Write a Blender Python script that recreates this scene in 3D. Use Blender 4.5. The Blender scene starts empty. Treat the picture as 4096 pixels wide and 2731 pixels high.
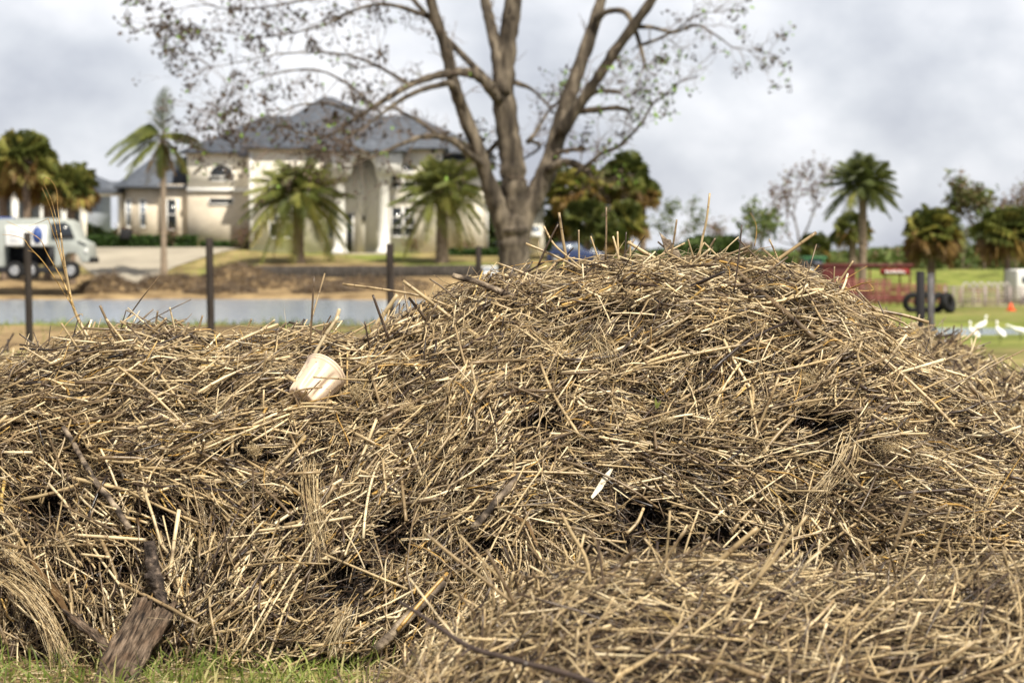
import bpy, math, random
import numpy as np
from mathutils import Vector, Matrix
random.seed(7); RNG = np.random.default_rng(11)
PI = math.pi; R = math.radians
scene = bpy.context.scene
col = scene.collection

# ------------------------------------------------------------------ camera, sky, sun, exposure
F = 8000.0; HOR = 1000.0; CX = 2048.0; CY = 1365.5; EYE = 1.65
PITCH = math.atan((CY - HOR) / F)
cd = bpy.data.cameras.new('camera'); cam = bpy.data.objects.new('camera', cd); col.objects.link(cam)
cam.location = (0, 0, EYE); cam.rotation_euler = (PI/2 - PITCH, 0, 0)
cd.sensor_width = 36; cd.lens = 36 * F / 4096; cd.clip_start = 0.1; cd.clip_end = 6000
cd.dof.use_dof = True; cd.dof.focus_distance = 9.2; cd.dof.aperture_fstop = 2.9
scene.camera = cam
SUN_EL, SUN_AZ = 53, 31      # sun behind the camera, to the right
w = bpy.data.worlds.new('World'); scene.world = w; w.use_nodes = True
nt = w.node_tree; nt.nodes.clear()
def N(nt, t, **k):
    n = nt.nodes.new(t)
    for a, b in k.items(): setattr(n, a, b)
    return n
out = N(nt, 'ShaderNodeOutputWorld'); mix = N(nt, 'ShaderNodeMixShader')
b1 = N(nt, 'ShaderNodeBackground'); b2 = N(nt, 'ShaderNodeBackground')
sky = N(nt, 'ShaderNodeTexSky', sky_type='NISHITA'); sky.sun_disc = False
sky.sun_elevation = R(SUN_EL); sky.sun_rotation = R(180 - SUN_AZ)
b1.inputs[1].default_value = 0.1
tc = N(nt, 'ShaderNodeTexCoord'); mp = N(nt, 'ShaderNodeMapping'); mp.inputs['Scale'].default_value = (5.5, 5.5, 8); mp.inputs['Location'].default_value = (.6, 0, 2.37)
nz = N(nt, 'ShaderNodeTexNoise'); nz.inputs['Scale'].default_value = 1.15; nz.inputs['Detail'].default_value = 6; nz.inputs['Roughness'].default_value = .5
cr = N(nt, 'ShaderNodeValToRGB'); e = cr.color_ramp
e.elements[0].position = .36; e.elements[0].color = (.43, .45, .52, 1)
e.elements[1].position = .60; e.elements[1].color = (.90, .90, .93, 1)
q = e.elements.new(.47); q.color = (.62, .64, .69, 1)
L = nt.links.new
L(tc.outputs['Generated'], mp.inputs[0]); L(mp.outputs[0], nz.inputs['Vector']); L(nz.outputs['Fac'], cr.inputs[0])
sxyz = N(nt, 'ShaderNodeSeparateXYZ'); mrz = N(nt, 'ShaderNodeMapRange'); mrz.inputs[1].default_value = .2; mrz.inputs[2].default_value = .6; mrz.inputs[3].default_value = 1; mrz.inputs[4].default_value = .42   # unseen sky overhead darkened, added to cut fill light on the heaps
vs = N(nt, 'ShaderNodeVectorMath', operation='SCALE'); L(tc.outputs['Generated'], sxyz.inputs[0]); L(sxyz.outputs[2], mrz.inputs[0]); L(cr.outputs[0], vs.inputs[0]); L(mrz.outputs[0], vs.inputs['Scale']); L(vs.outputs[0], b2.inputs[0]); b2.inputs[1].default_value = 0.88
L(sky.outputs[0], b1.inputs[0]); mix.inputs[0].default_value = .93
L(b1.outputs[0], mix.inputs[1]); L(b2.outputs[0], mix.inputs[2]); L(mix.outputs[0], out.inputs[0])
sd = bpy.data.lights.new('sun', 'SUN'); sd.energy = 5.0; sd.angle = R(.6); sd.color = (1, .93, .80)
so = bpy.data.objects.new('sun', sd); col.objects.link(so)
sv = Vector((math.sin(R(SUN_AZ))*math.cos(R(SUN_EL)), -math.cos(R(SUN_AZ))*math.cos(R(SUN_EL)), math.sin(R(SUN_EL))))
so.rotation_euler = sv.to_track_quat('Z', 'Y').to_euler(); so.location = (20, -20, 40)
scene.view_settings.view_transform = 'Standard'; scene.view_settings.look = 'None'
scene.view_settings.exposure = 0.50; scene.view_settings.gamma = 1.0
scene.render.engine = 'CYCLES'
try: scene.cycles.max_bounces = 5; scene.cycles.diffuse_bounces = 2; scene.cycles.transparent_max_bounces = 4
except Exception: pass

# ------------------------------------------------------------------ photo geometry
def ray(u, v):
    a = (u - CX) / F; b = -(v - CY) / F; c, s = math.cos(PITCH), math.sin(PITCH)
    return np.array([a, c + s*b, -s + c*b])
def P(u, v, Y):                      # the point of the ray through (u, v) at depth Y
    d = ray(u, v); return np.array([0, 0, EYE]) + d * (Y / d[1])
def XU(u, Y): return P(u, HOR, Y)[0]
def ZV(v, Y): return P(CX, v, Y)[2]

# ------------------------------------------------------------------ helpers
def tag(o, label=None, cat=None, group=None, kind=None):
    if label: o['label'] = label
    if cat: o['category'] = cat
    if group: o['group'] = group
    if kind: o['kind'] = kind
    return o
def empty(name, loc, label, cat, group=None, rz=0):
    o = bpy.data.objects.new(name, None); col.objects.link(o); o.location = loc; o.rotation_euler = (0, 0, rz)
    o.empty_display_size = .1
    return tag(o, label, cat, group)
def link(name, me, mat, parent=None, local=False):
    o = bpy.data.objects.new(name, me); col.objects.link(o)
    if mat is not None and len(me.materials) == 0:
        for m in (mat if isinstance(mat, (list, tuple)) else [mat]): me.materials.append(m)
    if parent:
        o.parent = parent
        if not local: o.matrix_parent_inverse = Matrix.Translation(-Vector(parent.location)) if not any(parent.rotation_euler) else (Matrix.LocRotScale(parent.location, parent.rotation_euler, (1,1,1))).inverted()
    return o
def np_mesh(name, V, loops, sizes, attrs=None, smooth=True, mids=None):
    me = bpy.data.meshes.new(name)
    V = np.asarray(V, dtype=np.float32).reshape(-1, 3); loops = np.asarray(loops, dtype=np.int32).ravel(); sizes = np.asarray(sizes, dtype=np.int32)
    me.vertices.add(len(V)); me.vertices.foreach_set('co', V.ravel())
    me.loops.add(len(loops)); me.loops.foreach_set('vertex_index', loops)
    me.polygons.add(len(sizes)); st = np.zeros(len(sizes), dtype=np.int32); st[1:] = np.cumsum(sizes)[:-1]
    me.polygons.foreach_set('loop_start', st)
    if mids is not None: me.polygons.foreach_set('material_index', np.asarray(mids, dtype=np.int32))
    if smooth is not False:
        sm = np.ones(len(sizes), dtype=bool) if smooth is True else smooth
        me.polygons.foreach_set('use_smooth', sm)
    for k, a in (attrs or {}).items():
        at = me.attributes.new(k, 'FLOAT', 'POINT'); at.data.foreach_set('value', np.asarray(a, dtype=np.float32))
    me.update(calc_edges=True); me.validate()
    return me
def tubes(name, Pt, Rd, sides=5, tone=None, flat=1.0, caps=True):
    """Pt (n,k,3) centre lines, Rd (n,k) radii -> one mesh."""
    Pt = np.asarray(Pt, float); Rd = np.asarray(Rd, float); n, k, _ = Pt.shape
    T = np.gradient(Pt, axis=1); T /= np.linalg.norm(T, axis=2, keepdims=True) + 1e-9
    D = Pt[:, -1] - Pt[:, 0] + 1e-6; D /= np.linalg.norm(D, axis=1, keepdims=True)
    ref = np.where(np.abs(D[:, 2:3]) > .8, np.array([[0., 1., 0.]]), np.array([[0., 0., 1.]]))
    A = np.cross(T, ref[:, None, :]); A /= np.linalg.norm(A, axis=2, keepdims=True) + 1e-9
    B = np.cross(T, A)
    ph = RNG.uniform(0, 2*PI, n)[:, None, None]
    th = (np.arange(sides) * 2*PI / sides)[None, None, :] + (ph if flat == 1 else 0)
    ca = np.cos(th)[..., None]; sa = np.sin(th)[..., None]
    if flat != 1:
        c0, s0 = np.cos(ph)[..., None], np.sin(ph)[..., None]
        A2 = A[:, :, None]*c0 + B[:, :, None]*s0; B2 = -A[:, :, None]*s0 + B[:, :, None]*c0
        V = Pt[:, :, None] + Rd[:, :, None, None] * (A2*ca + B2*sa*flat)
    else:
        V = Pt[:, :, None] + Rd[:, :, None, None] * (A[:, :, None]*ca + B[:, :, None]*sa)
    idx = np.arange(n*k*sides).reshape(n, k, sides); nx = np.roll(idx, -1, axis=2)
    Q = np.stack([idx[:, :-1], nx[:, :-1], nx[:, 1:], idx[:, 1:]], axis=-1).reshape(-1, 4)
    loops = [Q.ravel()]; sizes = [np.full(len(Q), 4)]
    if caps:
        loops += [idx[:, 0, ::-1].ravel(), idx[:, -1].ravel()]; sizes += [np.full(2*n, sides)]
    seg = np.linalg.norm(np.diff(Pt, axis=1), axis=2); al = np.concatenate([np.zeros((n, 1)), np.cumsum(seg, 1)], 1) + RNG.uniform(0, 1, n)[:, None]
    tn = np.full(n, .5) if tone is None else np.asarray(tone)
    at = {'tone': np.repeat(tn, k*sides), 'along': np.repeat(al.ravel(), sides)}
    sz = np.concatenate(sizes); sm = np.ones(len(sz), bool)
    if caps: sm[-2*n:] = False
    return np_mesh(name, V, np.concatenate(loops), sz, at, smooth=sm)
def poly_tube(name, pts, rad, sides=8, tone=.5, sub=5, wob=0):
    """one smooth tube through a list of points (Catmull-Rom)"""
    pts = [np.asarray(p, float) for p in pts]; rad = list(rad) if hasattr(rad, '__len__') else [rad]*len(pts)
    if len(pts) == 2: pts = [pts[0], (pts[0]+pts[1])/2, pts[1]]; rad = [rad[0], (rad[0]+rad[-1])/2, rad[-1]]
    pe = [2*pts[0]-pts[1]] + pts + [2*pts[-1]-pts[-2]]
    C, Rr = [], []
    for i in range(len(pts)-1):
        a, b, c, d = pe[i:i+4]
        for j in range(sub):
            t = j/sub
            C.append(.5*((2*b)+(-a+c)*t+(2*a-5*b+4*c-d)*t*t+(-a+3*b-3*c+d)*t**3)); Rr.append(rad[i]*(1-t)+rad[i+1]*t)
    C.append(pts[-1]); Rr.append(rad[-1]); C = np.array(C)
    if wob: C[1:-1] += RNG.normal(0, wob, C[1:-1].shape); Rr = np.array(Rr)*(1+RNG.normal(0, .06, len(Rr)))
    return tubes(name, C[None], np.array(Rr)[None], sides, [tone])
class MB:
    def __init__(s): s.v = []; s.f = []; s.t = []
    def add(s, vs, fs, tone=.5):
        b = len(s.v); s.v += [tuple(map(float, p)) for p in vs]; s.f += [tuple(i+b for i in f) for f in fs]; s.t += [tone]*len(vs)
    def box(s, x0, x1, y0, y1, z0, z1, tone=.5, taper=0):
        t = taper
        s.add([(x0,y0,z0),(x1,y0,z0),(x1,y1,z0),(x0,y1,z0),(x0+t,y0+t,z1),(x1-t,y0+t,z1),(x1-t,y1-t,z1),(x0+t,y1-t,z1)],
              [(3,2,1,0),(4,5,6,7),(0,1,5,4),(1,2,6,5),(2,3,7,6),(3,0,4,7)], tone)
    def prism(s, poly, a, b, axis='y', tone=.5):      # outline poly [(p,q)] extruded from a to b along axis
        n = len(poly)
        def mk(p, q, c): return (p, c, q) if axis == 'y' else ((c, p, q) if axis == 'x' else (p, q, c))
        s.add([mk(p, q, a) for p, q in poly] + [mk(p, q, b) for p, q in poly],
              [tuple(range(n))[::-1], tuple(range(n, 2*n))] + [(i, (i+1) % n, n+(i+1) % n, n+i) for i in range(n)], tone)
    def tri_strip(s, a, b, w, side, tone=.5, tip=0.0):    # flat blade from a to b
        a = np.array(a); b = np.array(b); side = np.array(side)
        m = a*.55+b*.45
        s.add([a-side*w*.4, a+side*w*.4, m+side*w*.5, b+side*w*tip, b-side*w*tip, m-side*w*.5] if tip else [a-side*w*.4, a+side*w*.4, m+side*w*.5, b, m-side*w*.5],
              [(0,1,2,3,4,5)] if tip else [(0,1,2,3,4)], tone)
    def build(s, name, mat, parent=None, smooth=False, bevel=0, local=False):
        me = np_mesh(name, s.v, [i for f in s.f for i in f], [len(f) for f in s.f], {'tone': s.t}, smooth=smooth)
        import bmesh
        if not s.nofix:
            bm = bmesh.new(); bm.from_mesh(me); bmesh.ops.recalc_face_normals(bm, faces=bm.faces); bm.to_mesh(me); bm.free()
        o = link(name, me, mat, parent, local)
        if bevel:
            m = o.modifiers.new('bevel', 'BEVEL'); m.width = bevel; m.segments = 2; m.limit_method = 'ANGLE'
        return o
    nofix = False

def snoise(x, y, sc=1.0, seed=0, octv=4):
    r = np.random.default_rng(seed); x = np.asarray(x, float)*sc; y = np.asarray(y, float)*sc; z = 0; a = 1; tot = 0
    for o in range(octv):
        for k in range(3):
            t = r.uniform(0, 2*PI); p = r.uniform(0, 2*PI); q = r.uniform(.7, 1.4)
            z = z + a*np.sin((x*math.cos(t)+y*math.sin(t))*q + p + 1.3*np.sin((x*math.sin(t+1)-y*math.cos(t+1))*q*.8+p*2))
        tot += a*1.9; x = x*2.03; y = y*2.03; a *= .5
    return z/tot
def sst(a, b, x):
    t = np.clip((np.asarray(x, float)-a)/(b-a), 0, 1); return t*t*(3-2*t)

# ------------------------------------------------------------------ materials
def mat(name, color=(.5,.5,.5), rough=.7, ramp=None, attr=None, nscale=6, namt=.25, ncoord='Object', bump=0, bscale=30, metal=0, spec=.3, stretch=(1,1,1), extra=None, transl=0):
    m = bpy.data.materials.new(name); m.use_nodes = True; t = m.node_tree; t.nodes.clear(); l = t.links.new
    o = N(t, 'ShaderNodeOutputMaterial'); p = N(t, 'ShaderNodeBsdfPrincipled'); l(p.outputs[0], o.inputs[0])
    p.inputs['Roughness'].default_value = rough; p.inputs['Metallic'].default_value = metal; p.inputs['Specular IOR Level'].default_value = spec
    tcn = N(t, 'ShaderNodeTexCoord'); mpn = N(t, 'ShaderNodeMapping'); mpn.inputs['Scale'].default_value = stretch
    l(tcn.outputs[ncoord], mpn.inputs[0])
    n = N(t, 'ShaderNodeTexNoise'); n.inputs['Scale'].default_value = nscale; n.inputs['Detail'].default_value = 5; l(mpn.outputs[0], n.inputs['Vector'])
    if ramp:
        c = N(t, 'ShaderNodeValToRGB'); els = c.color_ramp.elements
        els[0].position, els[0].color = ramp[0][0], (*ramp[0][1], 1); els[1].position, els[1].color = ramp[-1][0], (*ramp[-1][1], 1)
        for pos, cc in ramp[1:-1]: q = els.new(pos); q.color = (*cc, 1)
        if attr:
            a = N(t, 'ShaderNodeAttribute'); a.attribute_name = attr; l(a.outputs['Fac'], c.inputs[0])
        else: l(n.outputs['Fac'], c.inputs[0])
        src = c.outputs[0]
    else:
        rg = N(t, 'ShaderNodeRGB'); rg.outputs[0].default_value = (*color, 1); src = rg.outputs[0]
    mr = N(t, 'ShaderNodeMapRange'); mr.inputs[1].default_value = .3; mr.inputs[2].default_value = .7; mr.inputs[3].default_value = 1-namt; mr.inputs[4].default_value = 1+namt
    l(n.outputs['Fac'], mr.inputs[0])
    mm = N(t, 'ShaderNodeVectorMath', operation='SCALE'); l(src, mm.inputs[0]); l(mr.outputs[0], mm.inputs['Scale'])
    cur = mm.outputs[0]
    if extra: cur = extra(t, l, cur, mpn)
    l(cur, p.inputs['Base Color'])
    if bump:
        n2 = N(t, 'ShaderNodeTexNoise'); n2.inputs['Scale'].default_value = bscale; n2.inputs['Detail'].default_value = 6; l(mpn.outputs[0], n2.inputs['Vector'])
        bp = N(t, 'ShaderNodeBump'); bp.inputs['Strength'].default_value = bump; bp.inputs['Distance'].default_value = .02; l(n2.outputs['Fac'], bp.inputs['Height']); l(bp.outputs[0], p.inputs['Normal'])
    if transl:
        tr = N(t, 'ShaderNodeBsdfTranslucent'); l(cur, tr.inputs[0]); ms = N(t, 'ShaderNodeMixShader'); ms.inputs[0].default_value = transl
        l(p.outputs[0], ms.inputs[1]); l(tr.outputs[0], ms.inputs[2]); l(ms.outputs[0], o.inputs[0])
    return m
def reed_extra(t, l, cur, mpn):
    a = N(t, 'ShaderNodeAttribute'); a.attribute_name = 'along'
    d = N(t, 'ShaderNodeMath', operation='MULTIPLY'); d.inputs[1].default_value = 7.5; l(a.outputs['Fac'], d.inputs[0])
    f = N(t, 'ShaderNodeMath', operation='FRACT'); l(d.outputs[0], f.inputs[0])
    c = N(t, 'ShaderNodeMath', operation='LESS_THAN'); c.inputs[1].default_value = .035; l(f.outputs[0], c.inputs[0])
    m = N(t, 'ShaderNodeMix', data_type='RGBA', blend_type='MULTIPLY'); l(c.outputs[0], m.inputs['Factor']); l(cur, m.inputs[6]); m.inputs[7].default_value = (.42, .34, .27, 1)
    n = N(t, 'ShaderNodeTexNoise'); n.inputs['Scale'].default_value = 22; n.inputs['Detail'].default_value = 3; l(mpn.outputs[0], n.inputs['Vector'])
    r = N(t, 'ShaderNodeMapRange'); r.inputs[1].default_value = .54; r.inputs[2].default_value = .72; l(n.outputs['Fac'], r.inputs[0])
    m2 = N(t, 'ShaderNodeMix', data_type='RGBA', blend_type='MULTIPLY'); l(r.outputs[0], m2.inputs['Factor']); l(m.outputs[2], m2.inputs[6]); m2.inputs[7].default_value = (.36, .30, .27, 1)
    return m2.outputs[2]
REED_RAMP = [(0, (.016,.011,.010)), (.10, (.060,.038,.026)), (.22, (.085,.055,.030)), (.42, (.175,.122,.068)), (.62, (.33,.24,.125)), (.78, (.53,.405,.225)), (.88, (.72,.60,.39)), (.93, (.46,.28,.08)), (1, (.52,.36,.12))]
M = {}
M['reed'] = mat('reed', ramp=REED_RAMP, attr='tone', nscale=9, namt=.32, rough=.38, spec=.5, extra=reed_extra)
M['litter'] = mat('reed_litter', ramp=[(.35, (.008,.006,.004)), (.65, (.035,.025,.015))], nscale=40, rough=.95, bump=.8)  # near-black base: the shade deep between the stalks is painted in
M['driftwood'] = mat('driftwood', ramp=[(.35, (.045,.034,.026)), (.5, (.17,.13,.095)), (.65, (.33,.265,.19))], nscale=16, rough=.85, bump=.8, bscale=60, namt=.3)
def crack(t, l, cur, mpn):
    mp2 = N(t, 'ShaderNodeMapping'); mp2.inputs['Scale'].default_value = (60, 3, 60); tcc = N(t, 'ShaderNodeTexCoord'); l(tcc.outputs['Object'], mp2.inputs[0])
    n = N(t, 'ShaderNodeTexNoise'); n.inputs['Scale'].default_value = 2.2; n.inputs['Detail'].default_value = 7; n.inputs['Roughness'].default_value = .7; l(mp2.outputs[0], n.inputs['Vector'])
    r = N(t, 'ShaderNodeMapRange'); r.inputs[1].default_value = .44; r.inputs[2].default_value = .36; l(n.outputs['Fac'], r.inputs[0])
    m = N(t, 'ShaderNodeMix', data_type='RGBA', blend_type='MULTIPLY'); l(r.outputs[0], m.inputs['Factor']); l(cur, m.inputs[6]); m.inputs[7].default_value = (.12, .10, .09, 1)
    n3 = N(t, 'ShaderNodeTexNoise'); n3.inputs['Scale'].default_value = 14; n3.inputs['Detail'].default_value = 5; l(tcc.outputs['Object'], n3.inputs['Vector'])
    r3 = N(t, 'ShaderNodeMapRange'); r3.inputs[1].default_value = .45; r3.inputs[2].default_value = .62; l(n3.outputs['Fac'], r3.inputs[0])
    m3 = N(t, 'ShaderNodeMix', data_type='RGBA', blend_type='MULTIPLY'); l(r3.outputs[0], m3.inputs['Factor']); l(m.outputs[2], m3.inputs[6]); m3.inputs[7].default_value = (.7, .62, .56, 1); return m3.outputs[2]
M['plank'] = mat('weathered_plank', ramp=[(.33, (.014,.010,.008)), (.48, (.12,.085,.058)), (.66, (.26,.19,.135))], nscale=14, rough=.85, bump=.9, bscale=40, stretch=(7, .9, 7), namt=.2, extra=crack)
M['bark_dark'] = mat('dark_bark', ramp=[(.35, (.02,.015,.013)), (.6, (.08,.06,.048)), (.7, (.2,.15,.11))], nscale=35, rough=.9, bump=1, bscale=60)
M['twig'] = mat('brown_twig', color=(.07,.05,.042), nscale=30, rough=.7, bump=.4)
M['bucket'] = mat('cream_plastic', color=(.82,.68,.52), nscale=9, namt=.08, rough=.45, spec=.4, extra=None)
M['bark'] = mat('tree_bark', ramp=[(.32, (.036,.028,.021)), (.5, (.082,.066,.049)), (.68, (.17,.14,.105))], nscale=2.2, rough=.9, bump=1, bscale=12, stretch=(2.2, 2.2, .5), namt=.3)
M['twigs'] = mat('twigs', color=(.15,.11,.085), rough=.8, nscale=2)
M['deadleaf'] = mat('dead_leaves', ramp=[(0, (.030,.018,.013)), (.5, (.060,.042,.028)), (.8, (.10,.070,.042)), (.9, (.12,.20,.03)), (1, (.2,.33,.05))], attr='tone', rough=.7, transl=.05)
M['pole'] = mat('fence_timber', color=(.035,.028,.024), rough=.85, nscale=6, namt=.4, bump=.5, stretch=(3,3,.4))
M['palmtrunk'] = mat('palm_trunk', color=(.20,.15,.11), rough=.9, nscale=5, namt=.4, bump=1, bscale=10, stretch=(1,1,2))
M['palepalm'] = mat('pale_palm_trunk', color=(.27,.215,.16), rough=.9, nscale=5, namt=.25, bump=.6, bscale=8, stretch=(1,1,2))
GR = [(0, (.045,.06,.017)), (.35, (.105,.13,.035)), (.6, (.21,.225,.055)), (.78, (.38,.34,.09)), (.88, (.36,.24,.08)), (1, (.20,.12,.05))]
M['palm'] = mat('palm_leaf', ramp=GR, attr='tone', rough=.5, spec=.4, nscale=.8, transl=.35)
M['leaf'] = mat('leaf', ramp=[(0, (.03,.05,.012)), (.4, (.07,.11,.025)), (.7, (.14,.18,.05)), (.85, (.20,.13,.08)), (1, (.13,.07,.06))], attr='tone', rough=.6, transl=.25)
M['hedge'] = mat('hedge_leaf', ramp=[(0, (.015,.035,.008)), (1, (.05,.10,.015))], attr='tone', rough=.6, transl=.15)
M['grass'] = mat('grass_blade', ramp=[(0, (.08,.12,.02)), (.45, (.19,.25,.05)), (.75, (.36,.40,.12)), (1, (.52,.45,.22))], attr='tone', rough=.5, transl=.35)
M['stucco'] = mat('cream_stucco', color=(.84,.79,.68), rough=.9, nscale=1.2, namt=.05)
M['white'] = mat('white_paint', color=(.80,.79,.76), rough=.6, nscale=3, namt=.05)
def brickx(t, l, cur, mpn):
    b = N(t, 'ShaderNodeTexBrick'); b.inputs['Scale'].default_value = 4; b.inputs[1].default_value = (1,1,1,1); b.inputs[2].default_value = (.86,.84,.82,1); b.inputs[3].default_value = (.7,.68,.64,1)
    tc = N(t, 'ShaderNodeTexCoord'); sx = N(t, 'ShaderNodeSeparateXYZ'); cx = N(t, 'ShaderNodeCombineXYZ'); l(tc.outputs['Object'], sx.inputs[0]); l(sx.outputs[0], cx.inputs[0]); l(sx.outputs[2], cx.inputs[1]); l(cx.outputs[0], b.inputs['Vector'])
    m = N(t, 'ShaderNodeMix', data_type='RGBA', blend_type='MULTIPLY'); m.inputs['Factor'].default_value = 1; l(cur, m.inputs[6]); l(b.outputs[0], m.inputs[7]); return m.outputs[2]
M['brick'] = mat('beige_brick', color=(.72,.64,.52), rough=.9, nscale=1.5, namt=.08, extra=brickx)
M['slate'] = mat('slate_roof', color=(.105,.12,.15), rough=.75, nscale=2.5, namt=.3, extra=brickx, bump=.3, bscale=8)
M['darkslate'] = mat('dark_slate_roof', color=(.035,.04,.055), rough=.6, nscale=2.5, namt=.3)  # slate darkened: shading of the steep roof face put into the colour
M['glass'] = mat('window_glass', color=(.025,.03,.038), rough=.12, spec=.6, nscale=2, namt=.1)
M['skyglass'] = mat('blind_glass', color=(.16,.19,.24), rough=.2, spec=.6)  # flat blue-grey, paler than the other window glass
M['wood'] = mat('fascia', color=(.50,.43,.34), rough=.8)
M['red'] = mat('red_paint', color=(.10,.020,.018), rough=.55, nscale=4, namt=.3)
M['redbright'] = mat('bright_red', color=(.22,.03,.028), rough=.5)
M['pipewhite'] = mat('galvanised_pipe', color=(.34,.28,.27), rough=.5, nscale=2, namt=.3)
M['piperust'] = mat('rusty_pipe', color=(.25,.09,.075), rough=.6, nscale=2, namt=.3)
M['rubber'] = mat('black_rubber', color=(.012,.012,.013), rough=.8, bump=.3)
M['orange'] = mat('orange_plastic', color=(.85,.12,.04), rough=.5)
M['blue'] = mat('blue_emblem', color=(.04,.08,.25), rough=.5)
M['bluecar'] = mat('navy_paint', color=(.02,.035,.10), rough=.25, spec=.6)
M['green_metal'] = mat('green_metal', color=(.05,.16,.07), rough=.5)
M['paletruck'] = mat('pale_green_white_paint', color=(.38,.40,.37), rough=.45, nscale=3, namt=.1)
M['chassis'] = mat('black_steel', color=(.018,.018,.02), rough=.6)
M['steel'] = mat('steel', color=(.45,.45,.45), rough=.4, metal=.7)
M['feather'] = mat('white_feathers', color=(.88,.87,.82), rough=.8, nscale=20, namt=.05)
M['darkfeather'] = mat('dark_feathers', color=(.05,.05,.055), rough=.8)
M['bill'] = mat('yellow_bill', color=(.6,.35,.06), rough=.5)
M['concrete'] = mat('concrete', color=(.36,.32,.255), rough=.9, nscale=.4, namt=.18, bump=.2)
M['retain'] = mat('retaining_wall', color=(.055,.048,.042), rough=.9, nscale=3, namt=.4, bump=.6)
M['levee'] = None

# ------------------------------------------------------------------ terrain
def yfar(x): return 91 - 33*sst(-1, 9, x) + .7*np.sin(np.asarray(x)*.35) + .4*np.sin(np.asarray(x)*1.1)
def ynear(x): return 60 - 8.0*sst(0, 10, x) + .6*np.sin(np.asarray(x)*.5+1)
WATER_Z = -.60
def ground(x, y):
    x = np.asarray(x, float); y = np.asarray(y, float)
    near = -.52*sst(12, 48, y) + .03*snoise(x, y, .5, 3)*sst(10, 14, y)
    yn, yf = ynear(x), yfar(x)
    # far side, left: bank, wall, lawn, house pad
    rgt = sst(-13, -17.5, x)
    base = -.45 + .65*sst(yf+1, 104.5, y)
    lawn = base + (.64*sst(105.1, 105.5, y))*(1-rgt) + (1.15 - .50*(1-rgt) + .42*rgt)*sst(104.5, 119, y)*1.0 + (.0)
    lawn = lawn + .45*rgt*sst(100, 112, y)*0
    lawn = lawn + .10*snoise(x, y, .45, 5)*sst(yf, yf+3, y)*(1-sst(103, 106, y))
    lev = -.48 + 1.1*sst(92, 101, y) - 1.0*sst(106, 116, y) + .03*snoise(x, y, .3, 8)
    side = sst(8.5, 11.5, x - .0*y)
    side = np.where(y < 100, sst(1, 6, x), side)
    far = lawn*(1-side) + lev*side
    z = np.where(y < (yn+yf)/2, near, far)
    inw = sst(yn-1.2, yn+1.6, y)*(1-sst(yf-1.6, yf+1.0, y))
    z = z*(1-inw) + (-1.5)*inw
    z = np.where(y > 150, z*(1-sst(150, 220, y)) - .4*sst(150, 220, y), z)
    return z
ys = np.concatenate([np.linspace(-30, 4, 12), np.linspace(5, 45, 90), np.linspace(45.4, 125, 270), np.linspace(127, 200, 30), np.geomspace(210, 4500, 26)])
ss = np.concatenate([np.linspace(-4, -1.05, 30), np.linspace(-1, 1, 221), np.linspace(1.05, 4, 30)])
S_, Y_ = np.meshgrid(ss, ys); X_ = S_*(9 + np.maximum(Y_, 0)*.30); Z_ = ground(X_, Y_)
n0, n1 = X_.shape; idx = np.arange(n0*n1).reshape(n0, n1)
Q = np.stack([idx[:-1, :-1], idx[:-1, 1:], idx[1:, 1:], idx[1:, :-1]], -1).reshape(-1, 4)
greenm = np.clip(sst(.0, .5, snoise(X_, Y_, .22, 21)) * .5 + sst(2, 7, X_)*sst(42, 50, Y_)*.55 + sst(105, 108, Y_)*.38 - .55*sst(yfar(X_)-1, yfar(X_)+1, Y_)*(1-sst(103, 106, Y_))*(1-sst(1, 5, X_)) + .75*sst(ynear(X_)-4, ynear(X_)-1, Y_)*(1-sst(yfar(X_)-2, yfar(X_), Y_)), 0, 1)
greenm = np.clip(greenm + .45*sst(1.5, 4, X_)*sst(13, 18, Y_)*(Y_ < 60) + .3*sst(88, 93, Y_)*sst(3, 8, X_), 0, 1)
me = np_mesh('ground', np.stack([X_, Y_, Z_], -1), Q, np.full(len(Q), 4), {'green': greenm.ravel()})
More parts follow.
